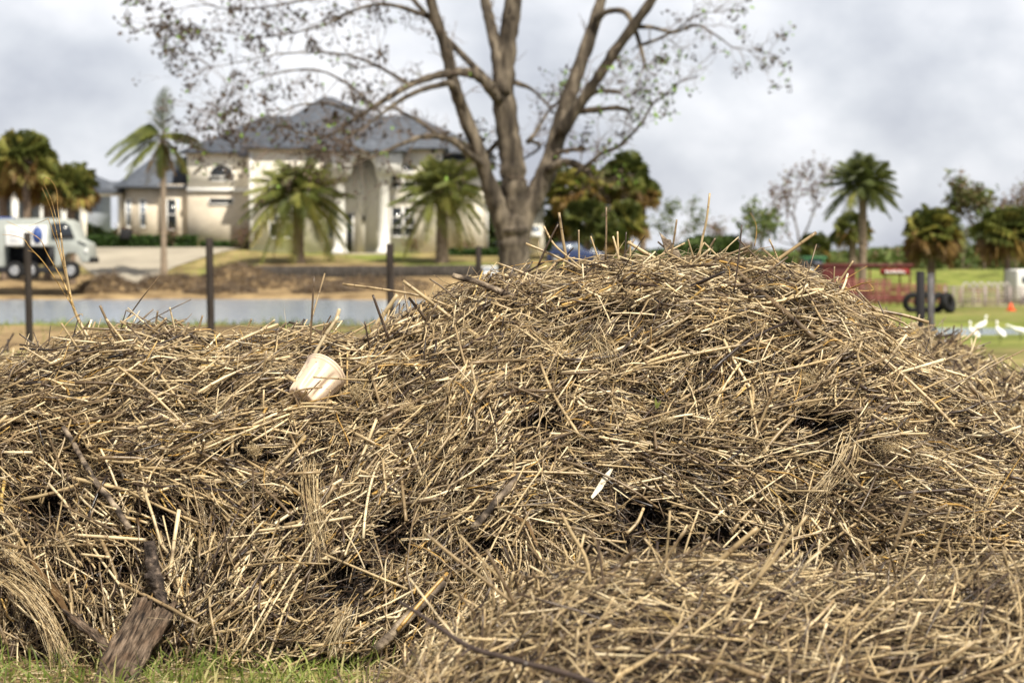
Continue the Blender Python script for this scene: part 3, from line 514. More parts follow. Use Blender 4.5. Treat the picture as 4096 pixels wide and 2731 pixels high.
for a in [
 ([(2236,850),(2252,960),(2275,1085)],13,.6,'thick stalk standing right of the tree trunk, with a dark one leaning against its tip',G1),
 ([(2233,896),(2190,980),(2152,1063)],9,.15,'dark broken stalk leaning left from the tip of a thick upright stalk',G1),
 ([(2175,905),(2215,976),(2280,1035),(2340,1085)],9,.75,'golden stalk curving down to the right beside the tree trunk',G1),
 ([(2103,974),(2210,1020),(2330,1080)],11,.7,'pale straight stalk slanting left across the foot of the tree trunk',G1),
 ([(2315,919),(2317,1085)],8,.66,'short vertical stalk right of the leaning pair',G1),
 ([(2425,828),(2425,930),(2422,1040)],9,.42,'tall vertical grey stalk against the palm clump',G1),
 ([(2363,945),(2395,1040)],7,.7,'short stalk tilted left just before the tall vertical one',G1),
 ([(2470,926),(2474,1045)],8,.78,'pale vertical stub just right of the tall vertical stalk',G1),
 ([(2452,945),(2478,1040)],9,.8,'pale thick stub leaning left in the pale tuft of stubs',G1),
 ([(2505,928),(2499,1050)],6,.1,'thin dark brown vertical stalk beside the pale stubs',G1),
 ([(2510,968),(2580,1010),(2660,1055)],15,.72,'thick pale stalk sloping down right to the splintered wood',G1),
 ([(2522,962),(2520,1060)],9,.68,'bent pale stub rising through the thick sloping stalk',G1),
 ([(2707,878),(2697,950),(2683,1025)],9,.5,'straight brown stalk rising right of the splintered wood',G1),
 ([(2839,773),(2826,880),(2808,960),(2793,1050)],10,.72,'tallest stalk of the crest, pale and leaning right with small buds',G1),
 ([(2752,957),(2775,1035)],8,.55,'short stalk tilted left at the foot of the tallest stalk',G1),
 ([(2816,970),(2775,1050)],8,.7,'left arm of the inverted V of stalks under the tallest stalk',G1),
 ([(2816,970),(2880,1035)],8,.74,'right arm of the inverted V of stalks under the tallest stalk',G1),
 ([(2861,953),(2815,1030)],9,.4,'mottled stub leaning right beside the inverted V',G1),
 ([(2967,900),(2955,1030),(2935,1170)],7,.1,'thin dark stalk standing alone near the right end of the crest',G1),
 ([(2952,956),(3005,1010),(3050,1060)],8,.3,'mottled stalk crossing the thin dark one on the crest',G1),
 ([(3265,930),(3180,990),(3080,1060)],15,.6,'thick stalk pointing up right against the sky on the right shoulder',G1),
 ([(3077,957),(3105,1020),(3130,1090)],8,.68,'slim stalk crossing the thick one on the right shoulder',G1),
 ([(3413,1043),(3344,1145)],9,.62,'stalk leaning right in front of the red trailer',G1),
 ([(3338,1066),(3334,1140)],7,.5,'short brown upright stub in front of the red trailer',G1),
 ([(3421,1224),(3520,1243),(3620,1262),(3714,1290)],15,.62,'thick long stalk pointing right towards the dark double post',G1),
 ([(3599,1290),(3585,1335)],4,.1,'tiny dark sprig on the right slope under the long pointing stalk',G1),
 ([(2904,1045),(3010,1141),(3120,1230),(3261,1355)],23,.4,'very thick brown cane lying down the right side of the crest',G2),
 ([(1370,1136),(1523,1156),(1683,1184),(1810,1230),(1938,1284)],11,.66,'long thin stalk reaching left over the water from the shoulder of the heap',G1),
 ([(1612,1124),(1700,1190),(1810,1274),(1912,1345)],17,.72,'thick golden stalk sloping down right in front of the third fence post',G1),
 ([(1491,1179),(1520,1260),(1555,1354)],12,.12,'dark purple stem rising where the two humps meet',G1),
 ([(1459,1286),(1480,1400)],8,.2,'dark short stem right of the cream bucket',G4),
 ([(1718,1115),(1770,1150),(1835,1205)],8,.3,'grey stalk sloping right just left of the driftwood limb',G1),
 ([(1989,1052),(2090,1090),(2200,1135)],10,.64,'golden stalk sloping right below the foot of the tree',G1),
 ([(1740,1133),(1702,1240)],8,.7,'upright pale stalk crossing the thick golden one',G1),
 ([(1635,1190),(1708,1280)],13,.25,'brown knobbed stem left of the driftwood limb',G1),
 ([(1256,1106),(1248,1250),(1239,1400)],9,.3,'tall brown jointed stalk standing above the cream bucket',G4),
 ([(1354,1265),(1300,1345),(1252,1428)],15,.85,'bright pale stalk leaning out of the cream bucket',G4),
 ([(1325,1284),(1275,1355),(1228,1430)],10,.35,'brown stalk leaning behind the bright one at the bucket',G4),
 ([(1455,1379),(1495,1530),(1540,1680)],11,.5,'long straight brown stalk passing right of the cream bucket',G4),
 ([(1356,1393),(1480,1408),(1605,1428)],9,.7,'upper arm of a sharply folded stalk right of the bucket',G4),
 ([(1356,1393),(1366,1465),(1379,1545)],9,.9,'lower arm of a sharply folded stalk, over the bucket rim',G4),
 ([(1390,1405),(1388,1540)],8,.92,'yellow upright stalk at the right rim of the bucket',G4),
 ([(1264,1575),(1340,1580),(1410,1588)],12,.42,'brown stalk lying under the bucket',G4),
 ([(400,1222),(421,1268),(484,1400)],12,.45,'brown stalk with a split pale tip on the left hump',G5),
 ([(425,1275),(520,1400),(560,1460)],11,.78,'pale stalk running down right from the split tip',G5),
 ([(505,1240),(603,1289)],6,.5,'top arm of a folded stalk on the left hump, against the water',G5),
 ([(505,1240),(478,1330)],5,.2,'dark lower arm of a folded stalk on the left hump',G5),
 ([(631,1243),(618,1330)],9,.4,'upright brown stub on the top of the left hump',G5),
 ([(679,1229),(705,1341)],8,.8,'pale stub leaning left on the top of the left hump',G5),
 ([(666,1271),(590,1350)],11,.55,'stout brown stub leaning right on the left hump',G5),
 ([(810,1261),(786,1345)],9,.5,'stub beside the foot of the second fence post',G5),
 ([(77,1335),(168,1400)],7,.15,'dark stalk pointing up left beside the first fence post',G5),
 ([(245,1293),(316,1400)],10,.68,'pale stalk left of the tall seeded grass stem',G5),
 ([(92,1386),(200,1450),(330,1510)],10,.72,'golden stalk lying on the left slope below the first post',G5),
 ([(1007,1275),(975,1340)],8,.6,'short stub standing between second post and bucket',G5),
 ([(1100,1279),(1020,1340)],10,.82,'bright pale stub leaning right against the water',G5),
 ([(1161,1737),(1230,1890),(1299,2057)],13,.62,'long straight stalk sloping down right below the bucket',G2),
 ([(724,1836),(850,1780),(1050,1698),(1172,1650)],10,.8,'long pale curved stalk rising right towards the bucket',G2),
 ([(459,1822),(560,1800),(663,1767)],9,.05,'black stalk lying in the middle of the left face',G2),
 ([(553,1869),(640,1872),(724,1883)],14,.62,'short golden thick stalk in the left face',G2),
 ([(514,1963),(650,2030),(790,2090)],12,.66,'straight tan stalk sloping right above the folded grass',G2),
 ([(989,1842),(1150,1940),(1299,2050)],13,.6,'tan stalk sloping down right in the hollow between the humps',G2),
 ([(1024,2123),(1200,2100),(1410,2066)],14,.82,'bright straight stalk pointing left in the lower middle face',G2),
 ([(1286,2210),(1450,2280),(1630,2355)],11,.72,'golden stalk sloping right below the bright pointing one',G2),
 ([(298,2138),(440,2148),(583,2159)],15,.84,'pale thick stalk lying level above the charred stub',G2),
 ([(325,2215),(440,2228)],12,.82,'second level pale stalk beside the dark hollow',G2),
 ([(2000,1886),(2200,1888),(2402,1896)],11,.7,'long level stalk across the centre of the big heap',G2),
 ([(2161,1452),(2215,1580),(2321,1748)],13,.68,'bent pale stalk running down the upper middle face',G2),
 ([(2586,1461),(2800,1410),(3040,1367)],14,.68,'long stalk rising gently right below the crest',G2),
 ([(2617,1722),(2626,1799)],14,.35,'orange brown stub standing in the centre of the face',G2),
 ([(2574,2032),(2548,2090),(2505,2135)],15,.7,'short curved pale stalk over the dark hollow',G2),
 ([(2333,2144),(2420,2158),(2505,2168)],11,.6,'level stalk left of the dark hollow',G2),
 ([(2500,1195),(2380,1235),(2280,1270)],9,.5,'stalk lying level under the left of the crest',G2),
 ([(2720,1130),(2550,1170),(2400,1180)],11,.66,'stout level stalk under the splintered wood',G2),
 ([(3350,1430),(3180,1470),(3020,1500)],12,.72,'stalk pointing up right on the right slope',G2),
 ([(3000,1660),(3150,1620),(3330,1590)],12,.6,'stalk lying level left of the right hollow',G2),
 ([(3240,1300),(3420,1400),(3600,1500)],14,.62,'long stalk sliding down the right shoulder',G2),
 ([(3330,1250),(3500,1370),(3660,1480)],12,.75,'pale stalk on the outline of the right shoulder',G2),
 ([(3921,1548),(3960,1520),(3995,1640)],8,.78,'pale kinked stalk on the lower right outline',G2),
 ([(2900,1560),(2700,1640),(2500,1700)],10,.55,'tan stalk rising right through the centre of the face',G2),
 ([(1700,1620),(1560,1760),(1450,1900)],11,.55,'brown stalk leaning right in the hollow between the humps',G2),
 ([(1870,1440),(1830,1560),(1760,1680)],11,.74,'pale stalk leaning right below the shoulder of the heap',G2),
 ([(3424,2091),(3330,2160),(3228,2245)],12,.66,'tan stalk rising right in the lower right face',G2),
 ([(3521,1859),(3480,1960),(3429,2061)],13,.22,'red brown upright stalk in the lower right face',G2),
 ([(3329,1966),(3440,2030),(3548,2103)],12,.45,'brown stalk sloping right beside the red brown one',G2),
 ([(3774,1847),(3850,1910),(3928,1984)],13,.8,'pale stalk sloping right near the right edge',G2),
 ]: hero(a[0], a[1], a[2], a[3], group=a[4])
for a in [
 ([(1691,2124),(1820,2230),(1946,2325),(2060,2420)],15,.55,'long blurred stalk sloping right, leftmost of the foreground mound',),
 ([(1838,2137),(1930,2240),(2020,2335)],10,.66,'thin blurred stalk parallel to the leftmost long one',),
 ([(1946,2198),(2029,2357),(2080,2455)],17,.4,'dark thick blurred stalk beside the thin parallel ones',),
 ([(2243,2048),(2284,2128),(2342,2230),(2361,2335)],16,.72,'tall crooked pale stalk with a hooked side stem',),
 ([(2284,2108),(2355,2128),(2393,2191),(2418,2280)],12,.5,'hooked stem arching right from the tall crooked stalk',),
 ([(1768,2293),(1830,2370),(1900,2455)],10,.3,'brown blurred stalk above the dark twig',),
 ([(2540,2198),(2460,2280),(2380,2365)],24,.3,'thick dark blurred cane leaning right',),
 ([(2744,2115),(2665,2230),(2584,2350)],13,.5,'grey blurred stalk leaning far right behind the thick dark cane',),
 ([(2840,2147),(2710,2240),(2584,2340)],13,.35,'brown blurred stalk crossing to the lower left',),
 ([(2578,2153),(2680,2287),(2740,2420),(2769,2552)],11,.7,'long pale blurred stalk bending down right',),
 ([(2648,2600),(2555,2655),(2457,2710)],22,.66,'thick pale stalk lying low at the bottom centre',),
 ([(2227,2332),(2300,2460),(2367,2590)],12,.7,'pale stalk sloping down right in the middle of the mound',),
 ([(2817,2357),(2800,2460),(2790,2550)],12,.45,'upright brown blurred stalk in the mound',),
 ([(3032,2109),(2930,2195),(2824,2290)],24,.6,'thickest blurred stalk, pointing up right over the hollow',),
 ([(3156,2091),(3080,2230),(2996,2368)],15,.72,'pale stalk leaning right, just right of the thickest one',),
 ([(3228,2061),(3100,2230),(2970,2390)],14,.66,'golden stalk leaning right beyond the pale one',),
 ([(3661,1954),(3620,2070),(3572,2200)],16,.5,'grey brown stalk leaning right in the right of the mound',),
 ([(3803,2026),(3765,2140),(3726,2260)],11,.62,'slender stalk leaning right near the right edge',),
 ([(2800,2625),(2930,2665),(3075,2718)],26,.55,'thick stalk lying along the bottom edge',),
 ([(3661,2334),(3760,2460),(3857,2600)],16,.5,'brown stalk sloping down right in the bottom right corner',),
 ([(3412,2216),(3440,2340),(3470,2460)],11,.08,'black thin stem upright in the right of the mound',),
 ([(3554,2192),(3600,2370),(3643,2555)],10,.4,'long thin upright stalk in the right of the mound',),
 ([(4011,2198),(4045,2330),(4075,2460)],13,.68,'pale upright stalk nearest the right edge',),
 ([(3460,2140),(3500,2280),(3520,2420)],9,.5,'crooked thin stalk between the black stem and the leaning brown one',),
 ([(2100,2500),(2500,2520),(2980,2560)],13,.68,'long level pale stalk across the foreground mound',),
 ([(3300,2500),(3050,2440),(2850,2380)],12,.74,'pale stalk sloping left in the foreground mound',),
 ([(4090,2600),(3800,2640),(3500,2700)],18,.62,'tan cane lying along the bottom right corner',),
 ]: hero(a[0], a[1], a[2], a[3], on='front', group=G3, off=.02)
hero([(1590,1178),(1540,1250),(1485,1325)],20,.78,'blurred pale stalk standing behind the joint of the two humps', Y=12.2, group=G1)
hero([(1358,1235),(1350,1260),(1335,1300)],16,.82,'blurred pale stub behind the bright stalk of the bucket', Y=13, group=G4)
# fine arcs on the crest
for pts, lb in [([(3001,851),(3022,890),(3026,930),(3018,985)], 'hair-thin arched stem above the right of the crest'), ([(3469,1064),(3400,1105),(3338,1145)], 'hair-thin straight stem in front of the red trailer'), ([(3459,1118),(3494,1158),(3430,1162),(3376,1150)], 'thin red brown looped stem on the right shoulder'), ([(1985,1080),(2080,1058),(2200,1045),(2300,1030)], 'thin yellow grass stem lying level at the foot of the tree')]:
    hero(pts, 4, .93, lb, name='grass_stem', cat='grass stem', taper=.5)
# driftwood, branches
hero([(1810,1101),(1900,1125),(2010,1170),(2060,1190)],27,.5,'grey driftwood limb lying on the crest under the tree trunk', name='driftwood_limb', cat='driftwood', mt='driftwood', sides=9, wob=.10, off=.04)
hero([(254,1709),(310,1797),(376,1919),(450,2010),(520,2120)],27,.5,'mottled grey branch sloping down the left face', name='fallen_branch', cat='branch', mt='driftwood', sides=9, wob=.10, taper=.8, off=.04)
hero([(2080,1895),(1990,2000),(1890,2115)],30,.5,'thick grey brown log half buried in the centre of the face', name='driftwood_log', cat='log', mt='driftwood', sides=10, wob=.05, off=.02)
hero([(1770,2325),(1640,2460),(1500,2600)],44,.5,'bark-covered stick with pale wood, left of the foreground mound', name='bark_stick', cat='stick', mt='driftwood', sides=9, wob=.06, off=.03)
hero([(1790,2290),(1690,2400),(1590,2520)],16,.93,'smooth orange brown cane beside the bark-covered stick', name='cane', cat='cane', off=.05)
hero([(3560,1620),(3440,1740),(3380,1860)],10,.05,'dark brown twig in the right of the face', name='twig', cat='twig', mt='twig')
hero([(3240,1440),(3180,1490),(3100,1500)],13,.05,'black charred twig in the upper right face', name='twig', cat='twig', mt='bark_dark')
hero([(2570,1310),(2500,1390),(2470,1430)],12,.05,'black twig under the crest', name='twig', cat='twig', mt='bark_dark')
e = empty('twig', (0, 5.6, .4), 'long dark brown twig curving across the foreground, out of focus', 'twig')
tw = [P(u, v, Y) for u, v, Y in [(1596,2405,5.9),(1723,2485,5.75),(1883,2587,5.6),(2074,2644,5.45),(2297,2702,5.3),(2420,2760,5.15)]]
link('stem', poly_tube('stem', tw, [.005,.0065,.008,.0085,.009,.0095], 8, .1, wob=.0006), M['twig'], e)
for a, b in [((1723,2485,5.75),(1695,2508,5.7)), ((1883,2587,5.6),(1845,2622,5.55)), ((2120,2655,5.42),(2165,2618,5.4))]:
    link('side_twig', poly_tube('side_twig', [P(*a), P(*b)], [.005, .003], 6, .1), M['twig'], e)
# splintered wood on the crest
b = MB(); h = P(2714, 1045, 9.85); c0 = P(2640, 928, 9.83); ax = c0-h; ln = np.linalg.norm(ax); ax /= ln; sdv = np.cross(ax, [0, 1, 0]); sdv /= np.linalg.norm(sdv)
outl = [(0,-.024),(.0,.026),(.45,.030),(.60,.022),(.80,.012),(1.0,.004),(.86,-.004),(.72,-.010),(.64,-.024),(.5,-.018),(.3,-.028)]
for side in (0,):
    f = [h+ax*ln*a+sdv*s+np.array([0,-.012,0]) for a, s in outl]; k = [p+np.array([0,.024,0]) for p in f]; n = len(f)
    b.add(f+k, [tuple(range(n)), tuple(range(2*n-1, n-1, -1))]+[(i, (i+1) % n, n+(i+1) % n, n+i) for i in range(n)])
tag(b.build('wood_splinter', M['driftwood'], bevel=.002), 'jagged splinter of weathered wood standing on the crest of the heap', 'wood splinter')
# weathered plank at the lower left
def plank(c_top, c_bot, width, thick, seedp, label, nl=26, nw=12, split=True, m='plank', name='plank'):
    a = np.array(c_top); z = np.array(c_bot); ax = z-a; ln = np.linalg.norm(ax); ax /= ln
    nrm = np.array([0, -.78, .62]); sd2 = np.cross(ax, nrm); sd2 /= np.linalg.norm(sd2); nrm = np.cross(sd2, ax)
    if nrm[1] > 0: nrm = -nrm
    r = np.random.default_rng(seedp); cut = r.uniform(0, .06, nw+1); cut[nw//2-1:nw//2+1] += .05
    bm = MB(); top, bot = [], []
    for i in range(nl+1):
        for j in range(nw+1):
            t = i/nl; s = (j/nw-.5)*width; l = cut[j]*(1-t) + ln*t
            ed = .006*math.sin(t*9+seedp)+.004*math.sin(t*31)*(1 if j in (0, nw) else 0)
            hgt = .0016*math.sin(j*2.1+.5*math.sin(t*5)) + r.uniform(-.0012, .0012) - (.014 if split and j == 4 and t < .7 else 0)
            p = a + ax*l + sd2*(s+ed); top.append(p+nrm*(thick/2+hgt)); bot.append(p-nrm*thick/2)
    n = nw+1; T = len(top); fs = []
    for i in range(nl):
        for j in range(nw):
            k = i*n+j; fs += [(k, k+1, k+n+1, k+n), (T+k, T+k+n, T+k+n+1, T+k+1)]
    for j in range(nw): fs += [(j, T+j, T+j+1, j+1), (nl*n+j, nl*n+j+1, T+nl*n+j+1, T+nl*n+j)]
    for i in range(nl): fs += [(i*n, (i+1)*n, T+(i+1)*n, T+i*n), (i*n+nw, T+i*n+nw, T+(i+1)*n+nw, (i+1)*n+nw)]
    # local frame, so that the grain follows the board
    Mx = Matrix((list(sd2)+[0], list(ax)+[0], list(nrm)+[0], [0,0,0,1])).transposed(); Mx.translation = Vector(a)
    inv = Mx.inverted(); bm.add([inv @ Vector(p) for p in top+bot], fs); o = bm.build(name, M[m]); o.matrix_world = Mx
    return tag(o, label, 'plank')
plank(P(632, 2395, 7.93), P(420, 2800, 7.45), .165, .035, 3, 'weathered grey brown plank with a broken end, leaning at the lower left of the heap')
plank(P(255, 2430, 7.98), P(440, 2600, 7.75), .035, .02, 5, 'narrow brown lath beside the weathered plank', nl=14, nw=4, split=False, name='lath')
e = empty('charred_branch_stub', tuple(P(620, 2420, 8.05)), 'dark charred branch stub standing behind the top of the weathered plank', 'branch stub')
link('stem', poly_tube('stem', [P(598,2165,7.99), P(608,2250,7.97), P(628,2330,7.95), P(655,2430,7.93)], [.024,.027,.028,.026], 12, .1, sub=6, wob=.0016), M['bark_dark'], e)
link('broken_knot', poly_tube('broken_knot', [P(588,2300,7.9), P(610,2320,7.93), P(640,2370,7.94)], [.012,.024,.018], 9, .1, wob=.001), M['bark_dark'], e)
# bright blades
M['strip'] = mat('dry_leaf_strip', color=(.70,.62,.47), nscale=30, namt=.2, rough=.6)
def blade(pts, px, label, tone=.88, on='main', m='reed', Y=None):
    W = []
    for u, v in pts:
        h = hitpt(u, v, heap_main if on == 'main' else heap_front); W.append(P(u, v, (h[1]-.035) if h is not None else (Y or 9.6)))
    b = MB(); wd = px/F*W[0][1]/2; n = len(W); L0, R0 = [], []
    for i, p in enumerate(W):
        d = W[min(i+1, n-1)]-W[max(i-1, 0)]; sdx = np.cross(d, [0, 1, 0]); sdx /= np.linalg.norm(sdx); f = math.sin(PI*(i+.35)/(n-.1)); L0.append(p+sdx*wd*f); R0.append(p-sdx*wd*f)
    back = [p+np.array([0, .0015, .0]) for p in L0+R0]
    b.add(L0+R0+back, [(i, i+1, n+i+1, n+i) for i in range(n-1)] + [(2*n+i, 3*n+i, 3*n+i+1, 2*n+i+1) for i in range(n-1)], tone)
    return tag(b.build('leaf_blade', M[m], smooth=True), label, 'leaf blade')
blade([(2450,1872),(2425,1905),(2398,1950),(2367,1990)], 24, 'bright white strip of dry leaf in the middle of the face', .89, m='strip')
blade([(120,2230),(230,2380),(270,2450)], 30, 'wide dry leaf sheath at the lower left', .6)
blade([(2030,2050),(2110,2090),(2150,2180)], 14, 'dry leaf curling in the lower middle face', .7)
# green sprouts
def sprout(u, v, label, Y=None):
    h = hitpt(u, v, heap_main); p = h if h is not None else P(u, v, Y or 9.4); b = MB()
    for dx, dz, w_ in ((-.008, .05, .012), (.018, .038, .012), (.004, .028, .008)):
        b.tri_strip(p+np.array([0, -.03, 0]), p+np.array([dx, -.04, dz]), w_, [1, 0, 0], .7)
    tag(b.build('sprout', M['grass']), label, 'sprout')
sprout(2625, 1630, 'tiny bright green sprout in the centre of the reed heap'); sprout(1152, 1335, 'tiny green sprout on the crest between post and bucket', 9.5)

# seeded grass stem at the left
e = empty('tall_grass', tuple(P(379, 1400, 9.3)), 'tall golden grass stem with long arching wisps, rising from the left hump', 'grass stem')
def wisp(name, pts, r0, r1, Y=9.3, tone=.95):
    W = [P(u, v, Y+.05*math.sin(i*1.3)) for i, (u, v) in enumerate(pts)]
    link(name, poly_tube(name, W, [r0+(r1-r0)*i/(len(W)-1) for i in range(len(W))], 6, tone, sub=6), M['reed'], e)
wisp('stem', [(395,1420),(316,1282),(284,1191),(256,1037),(243,931)], .0085, .0042, tone=.72)
wisp('leaf', [(243,931),(231,833),(226,763),(203,721),(179,712),(176,735),(205,800),(232,900)], .0022, .0010)
wisp('leaf', [(270,1110),(242,1001),(210,861),(185,790),(167,751)], .0028, .0009)
wisp('leaf', [(284,1191),(262,1100),(235,1000),(205,910),(193,875)], .0028, .0014)
wisp('leaf', [(193,875),(150,893),(98,911)], .0013, .0008)
wisp('leaf', [(290,1215),(250,1120),(189,1015),(165,965),(133,938),(80,910),(27,885)], .0030, .0009)
wisp('leaf', [(300,1240),(240,1145),(175,1050),(120,990),(95,957),(50,942),(8,938)], .0030, .0008)
wisp('leaf', [(160,1030),(140,1012),(110,1001)], .0010, .0007)
wisp('leaf', [(330,1262),(326,1256),(300,1265),(262,1300),(230,1350)], .0020, .0008)

# ------------------------------------------------------------------ cream bucket
def bucket():
    hb_ = hitpt(1215, 1600, heap_main); base = P(1203, 1604, hb_[1]-.02); topc = P(1292, 1470, hb_[1]+.05); ax = topc-base; h = .235
    e = empty('plastic_bucket', tuple(base), 'cream plastic bucket with finger dents, lying mouth up and tilted in the reeds', 'bucket')
    axn = Vector(ax).normalized(); axn = Vector((.50, .66, .62)).normalized()
    q = axn.to_track_quat('Z', 'Y'); e.rotation_mode = 'QUATERNION'; e.rotation_quaternion = q; e.scale = (.90, .90, .90)
    prof = [(0, .012), (.045, .006), (.068, 0), (.076, .006), (.081, .02), (.084, .04), (.092, .10), (.100, .16), (.1045, .196), (.1055, .2), (.109, .2025), (.110, .2065), (.108, .2105), (.1065, .2125), (.1065, .216), (.1105, .218), (.112, .223), (.111, .228), (.108, .230), (.104, .229), (.101, .218), (.096, .16), (.088, .08), (.080, .03), (.06, .022), (0, .022)]
    ns = 72; V, Fs = [], []
    for i, (r, z) in enumerate(prof):
        for j in range(ns):
            th = 2*PI*j/ns; rr = r
            if .015 < z < .185 and 1 < i < 10 or (19 < i < 24):
                for c in [k*2*PI/7+.25 for k in range(7)]:
                    d = (th-c+PI) % (2*PI)-PI
                    wv = .17-.05*abs(z-.1)/.1
                    rr -= .016*math.exp(-(d/wv)**4)*min(1, max(0, (z-.012)/.02))*min(1, max(0, (.192-z)/.02))
            zz = z
            if i <= 5: zz = z + .010*max(0, math.cos(7*(th-.7)))**4
            V.append((rr*math.cos(th), rr*math.sin(th), zz))
    extra = []
    for i in range(len(prof)-1):
        for j in range(ns): Fs.append((i*ns+j, i*ns+(j+1) % ns, (i+1)*ns+(j+1) % ns, (i+1)*ns+j))
    b = MB(); b.add(V, Fs); o = b.build('shell', M['bucket'], e, smooth=True, local=True)
    m = o.modifiers.new('sub', 'SUBSURF'); m.levels = 1; m.render_levels = 1
    return e
def dirt(t, l, cur, mpn):
    n = N(t, 'ShaderNodeTexNoise'); n.inputs['Scale'].default_value = 60; n.inputs['Detail'].default_value = 4; l(mpn.outputs[0], n.inputs['Vector'])
    r = N(t, 'ShaderNodeMapRange'); r.inputs[1].default_value = .64; r.inputs[2].default_value = .72; l(n.outputs['Fac'], r.inputs[0])
    m = N(t, 'ShaderNodeMix', data_type='RGBA', blend_type='MULTIPLY'); l(r.outputs[0], m.inputs['Factor']); l(cur, m.inputs[6]); m.inputs[7].default_value = (.5, .38, .28, 1); return m.outputs[2]
M['bucket'] = mat('cream_plastic', color=(.64,.50,.37), nscale=14, namt=.10, rough=.42, spec=.45, extra=dirt)
bucket(); BKY = hitpt(1240, 1540, heap_main)[1]-.22
hero([(1253,1508),(1350,1514),(1475,1520)],8,.66,'thin stalk lying level across the front of the bucket', group=G4, Y=BKY)
hero([(1283,1521),(1245,1560),(1207,1601)],6,.35,'grey twig slanting across the front of the bucket', group=G4, Y=BKY)
hero([(1172,1572),(1190,1610),(1208,1648)],9,.35,'grey brown stub in front of the bottom of the bucket', group=G4, Y=BKY)
hero([(1200,1612),(1270,1612),(1345,1610)],8,.75,'pale stalk under the lower rim of the bucket', group=G4, Y=BKY)

for pts, w_, tn_, lb in [([(1130,1590),(1200,1560),(1290,1548)], 8, .5, 'brown stalk crossing the left side of the bucket'), ([(1150,1640),(1230,1625),(1330,1632)], 10, .7, 'thick stalk hiding the bottom edge of the bucket'), ([(1290,1660),(1310,1600),(1322,1560)], 8, .6, 'stalk standing in front of the right foot of the bucket'), ([(1110,1655),(1165,1600),(1180,1560)], 8, .3, 'dark stalk leaning on the left foot of the bucket')]:
    hero(pts, w_, tn_, lb, group=G4, Y=BKY)
# individual larger stalks in the heap faces
def singles(fn, n, box, label, group, rr, ll, flowf, yb):
    Pt, Rd, tn = make_stalks(fn, n, box, ll[0], ll[1], rr[0], rr[1], (-.015, .012), tones=lambda n: np.clip(RNG.normal(.66, .12, n), .2, .88), k=7, tilt=.10, stick=.08, flowf=flowf, sig=.7, backw=0, yback=yb, zmin=.2)
    for i in range(len(Pt)):
        tag(link('reed_stalk', tubes('reed_stalk', Pt[i:i+1], Rd[i:i+1], 8, tn[i:i+1]), M['reed']), label, 'reed stalk', group)
singles(heap_main, 55, (-2.5, -.6, 8.1, 9.4), 'loose stout reed stalk among many alike on the left hump', 'stout loose reeds on the left hump', (.005, .0075), (.2, .55), flow, 9.4)
singles(heap_main, 85, (-.5, 2.5, 8.2, 9.9), 'loose stout reed stalk among many alike on the face of the high heap', 'stout loose reeds on the high heap', (.005, .008), (.2, .55), flow, 9.9)
singles(heap_front, 45, (-.2, 1.9, 5.2, 7.0), 'loose reed stalk among many alike on the foreground mound', 'loose reeds on the foreground mound', (.004, .0065), (.15, .45), flow2, 7.1)

# tufts of long curved straw and clumps of fine root fibre
def straw_tuft(path, n, sp, r, label, on='main', off=.05, tone=.74, jit=.5):
    fn = heap_main if on == 'main' else heap_front; W = []
    for u, v in path:
        h = hitpt(u, v, fn); W.append(P(u, v, (h[1] if h is not None else (7.9 if on == 'main' else 6.4))-off))
    W = np.array(W); k = 12; tt = np.linspace(0, len(W)-1, k); base = np.stack([np.interp(tt, range(len(W)), W[:, i]) for i in range(3)], 1)
    for _ in range(2): base[1:-1] = (base[:-2]+2*base[1:-1]+base[2:])/4
    Pt = []
    for i in range(n):
        o0 = RNG.normal(0, sp, 3); o1 = RNG.normal(0, sp*1.8, 3); o2 = RNG.normal(0, sp*.8, 3); s_ = np.linspace(0, 1, k)[:, None]; a = RNG.uniform(0, .25); b_ = RNG.uniform(.6, 1); q = base + o0*(1-s_)+o1*s_+o2*np.sin(s_*PI*RNG.uniform(1, 2)); q[:, 1] = q[:, 1]*1.0
        xs = a+(b_-a)*s_[:, 0]; Pt.append(np.stack([np.interp(xs, s_[:, 0], q[:, j]) for j in range(3)], 1))
    Pt = np.array(Pt); Rd = RNG.uniform(r*.4, r, n)[:, None]*np.linspace(1, .6, k)[None]
    o = link('straw_tuft', tubes('straw_tuft', Pt, Rd, 4, np.clip(RNG.normal(tone, .1, n), .3, .9), flat=.5), M['reed']); return tag(o, label, 'straw tuft', kind='stuff')
straw_tuft([(-40,2290),(90,2350),(190,2470),(240,2600),(270,2720)], 60, .022, .0028, 'bundle of long pale straw curving down the lower left corner', off=.09)
straw_tuft([(-30,2180),(60,2250),(150,2330),(230,2420)], 25, .02, .0025, 'smaller bundle of curved straw above the lower left corner', off=.07)
straw_tuft([(1230,1830),(1240,1980),(1260,2130),(1300,2300)], 45, .018, .0022, 'tuft of fine dry grass hanging down the hollow between the humps')
straw_tuft([(1400,2420),(1350,2520),(1290,2640)], 35, .016, .0028, 'pale flattened straw left of the bark-covered stick')
straw_tuft([(3420,1740),(3380,1850),(3300,1960),(3200,2060)], 30, .02, .0026, 'bundle of grey straw hanging down the right of the face')
straw_tuft([(2380,1330),(2430,1400),(2480,1520)], 30, .022, .0026, 'tuft of dry leaf blades under the crest')
straw_tuft([(3990,1900),(3920,2020),(3890,2160)], 26, .02, .0024, 'grey straw tuft near the right edge', off=.06)
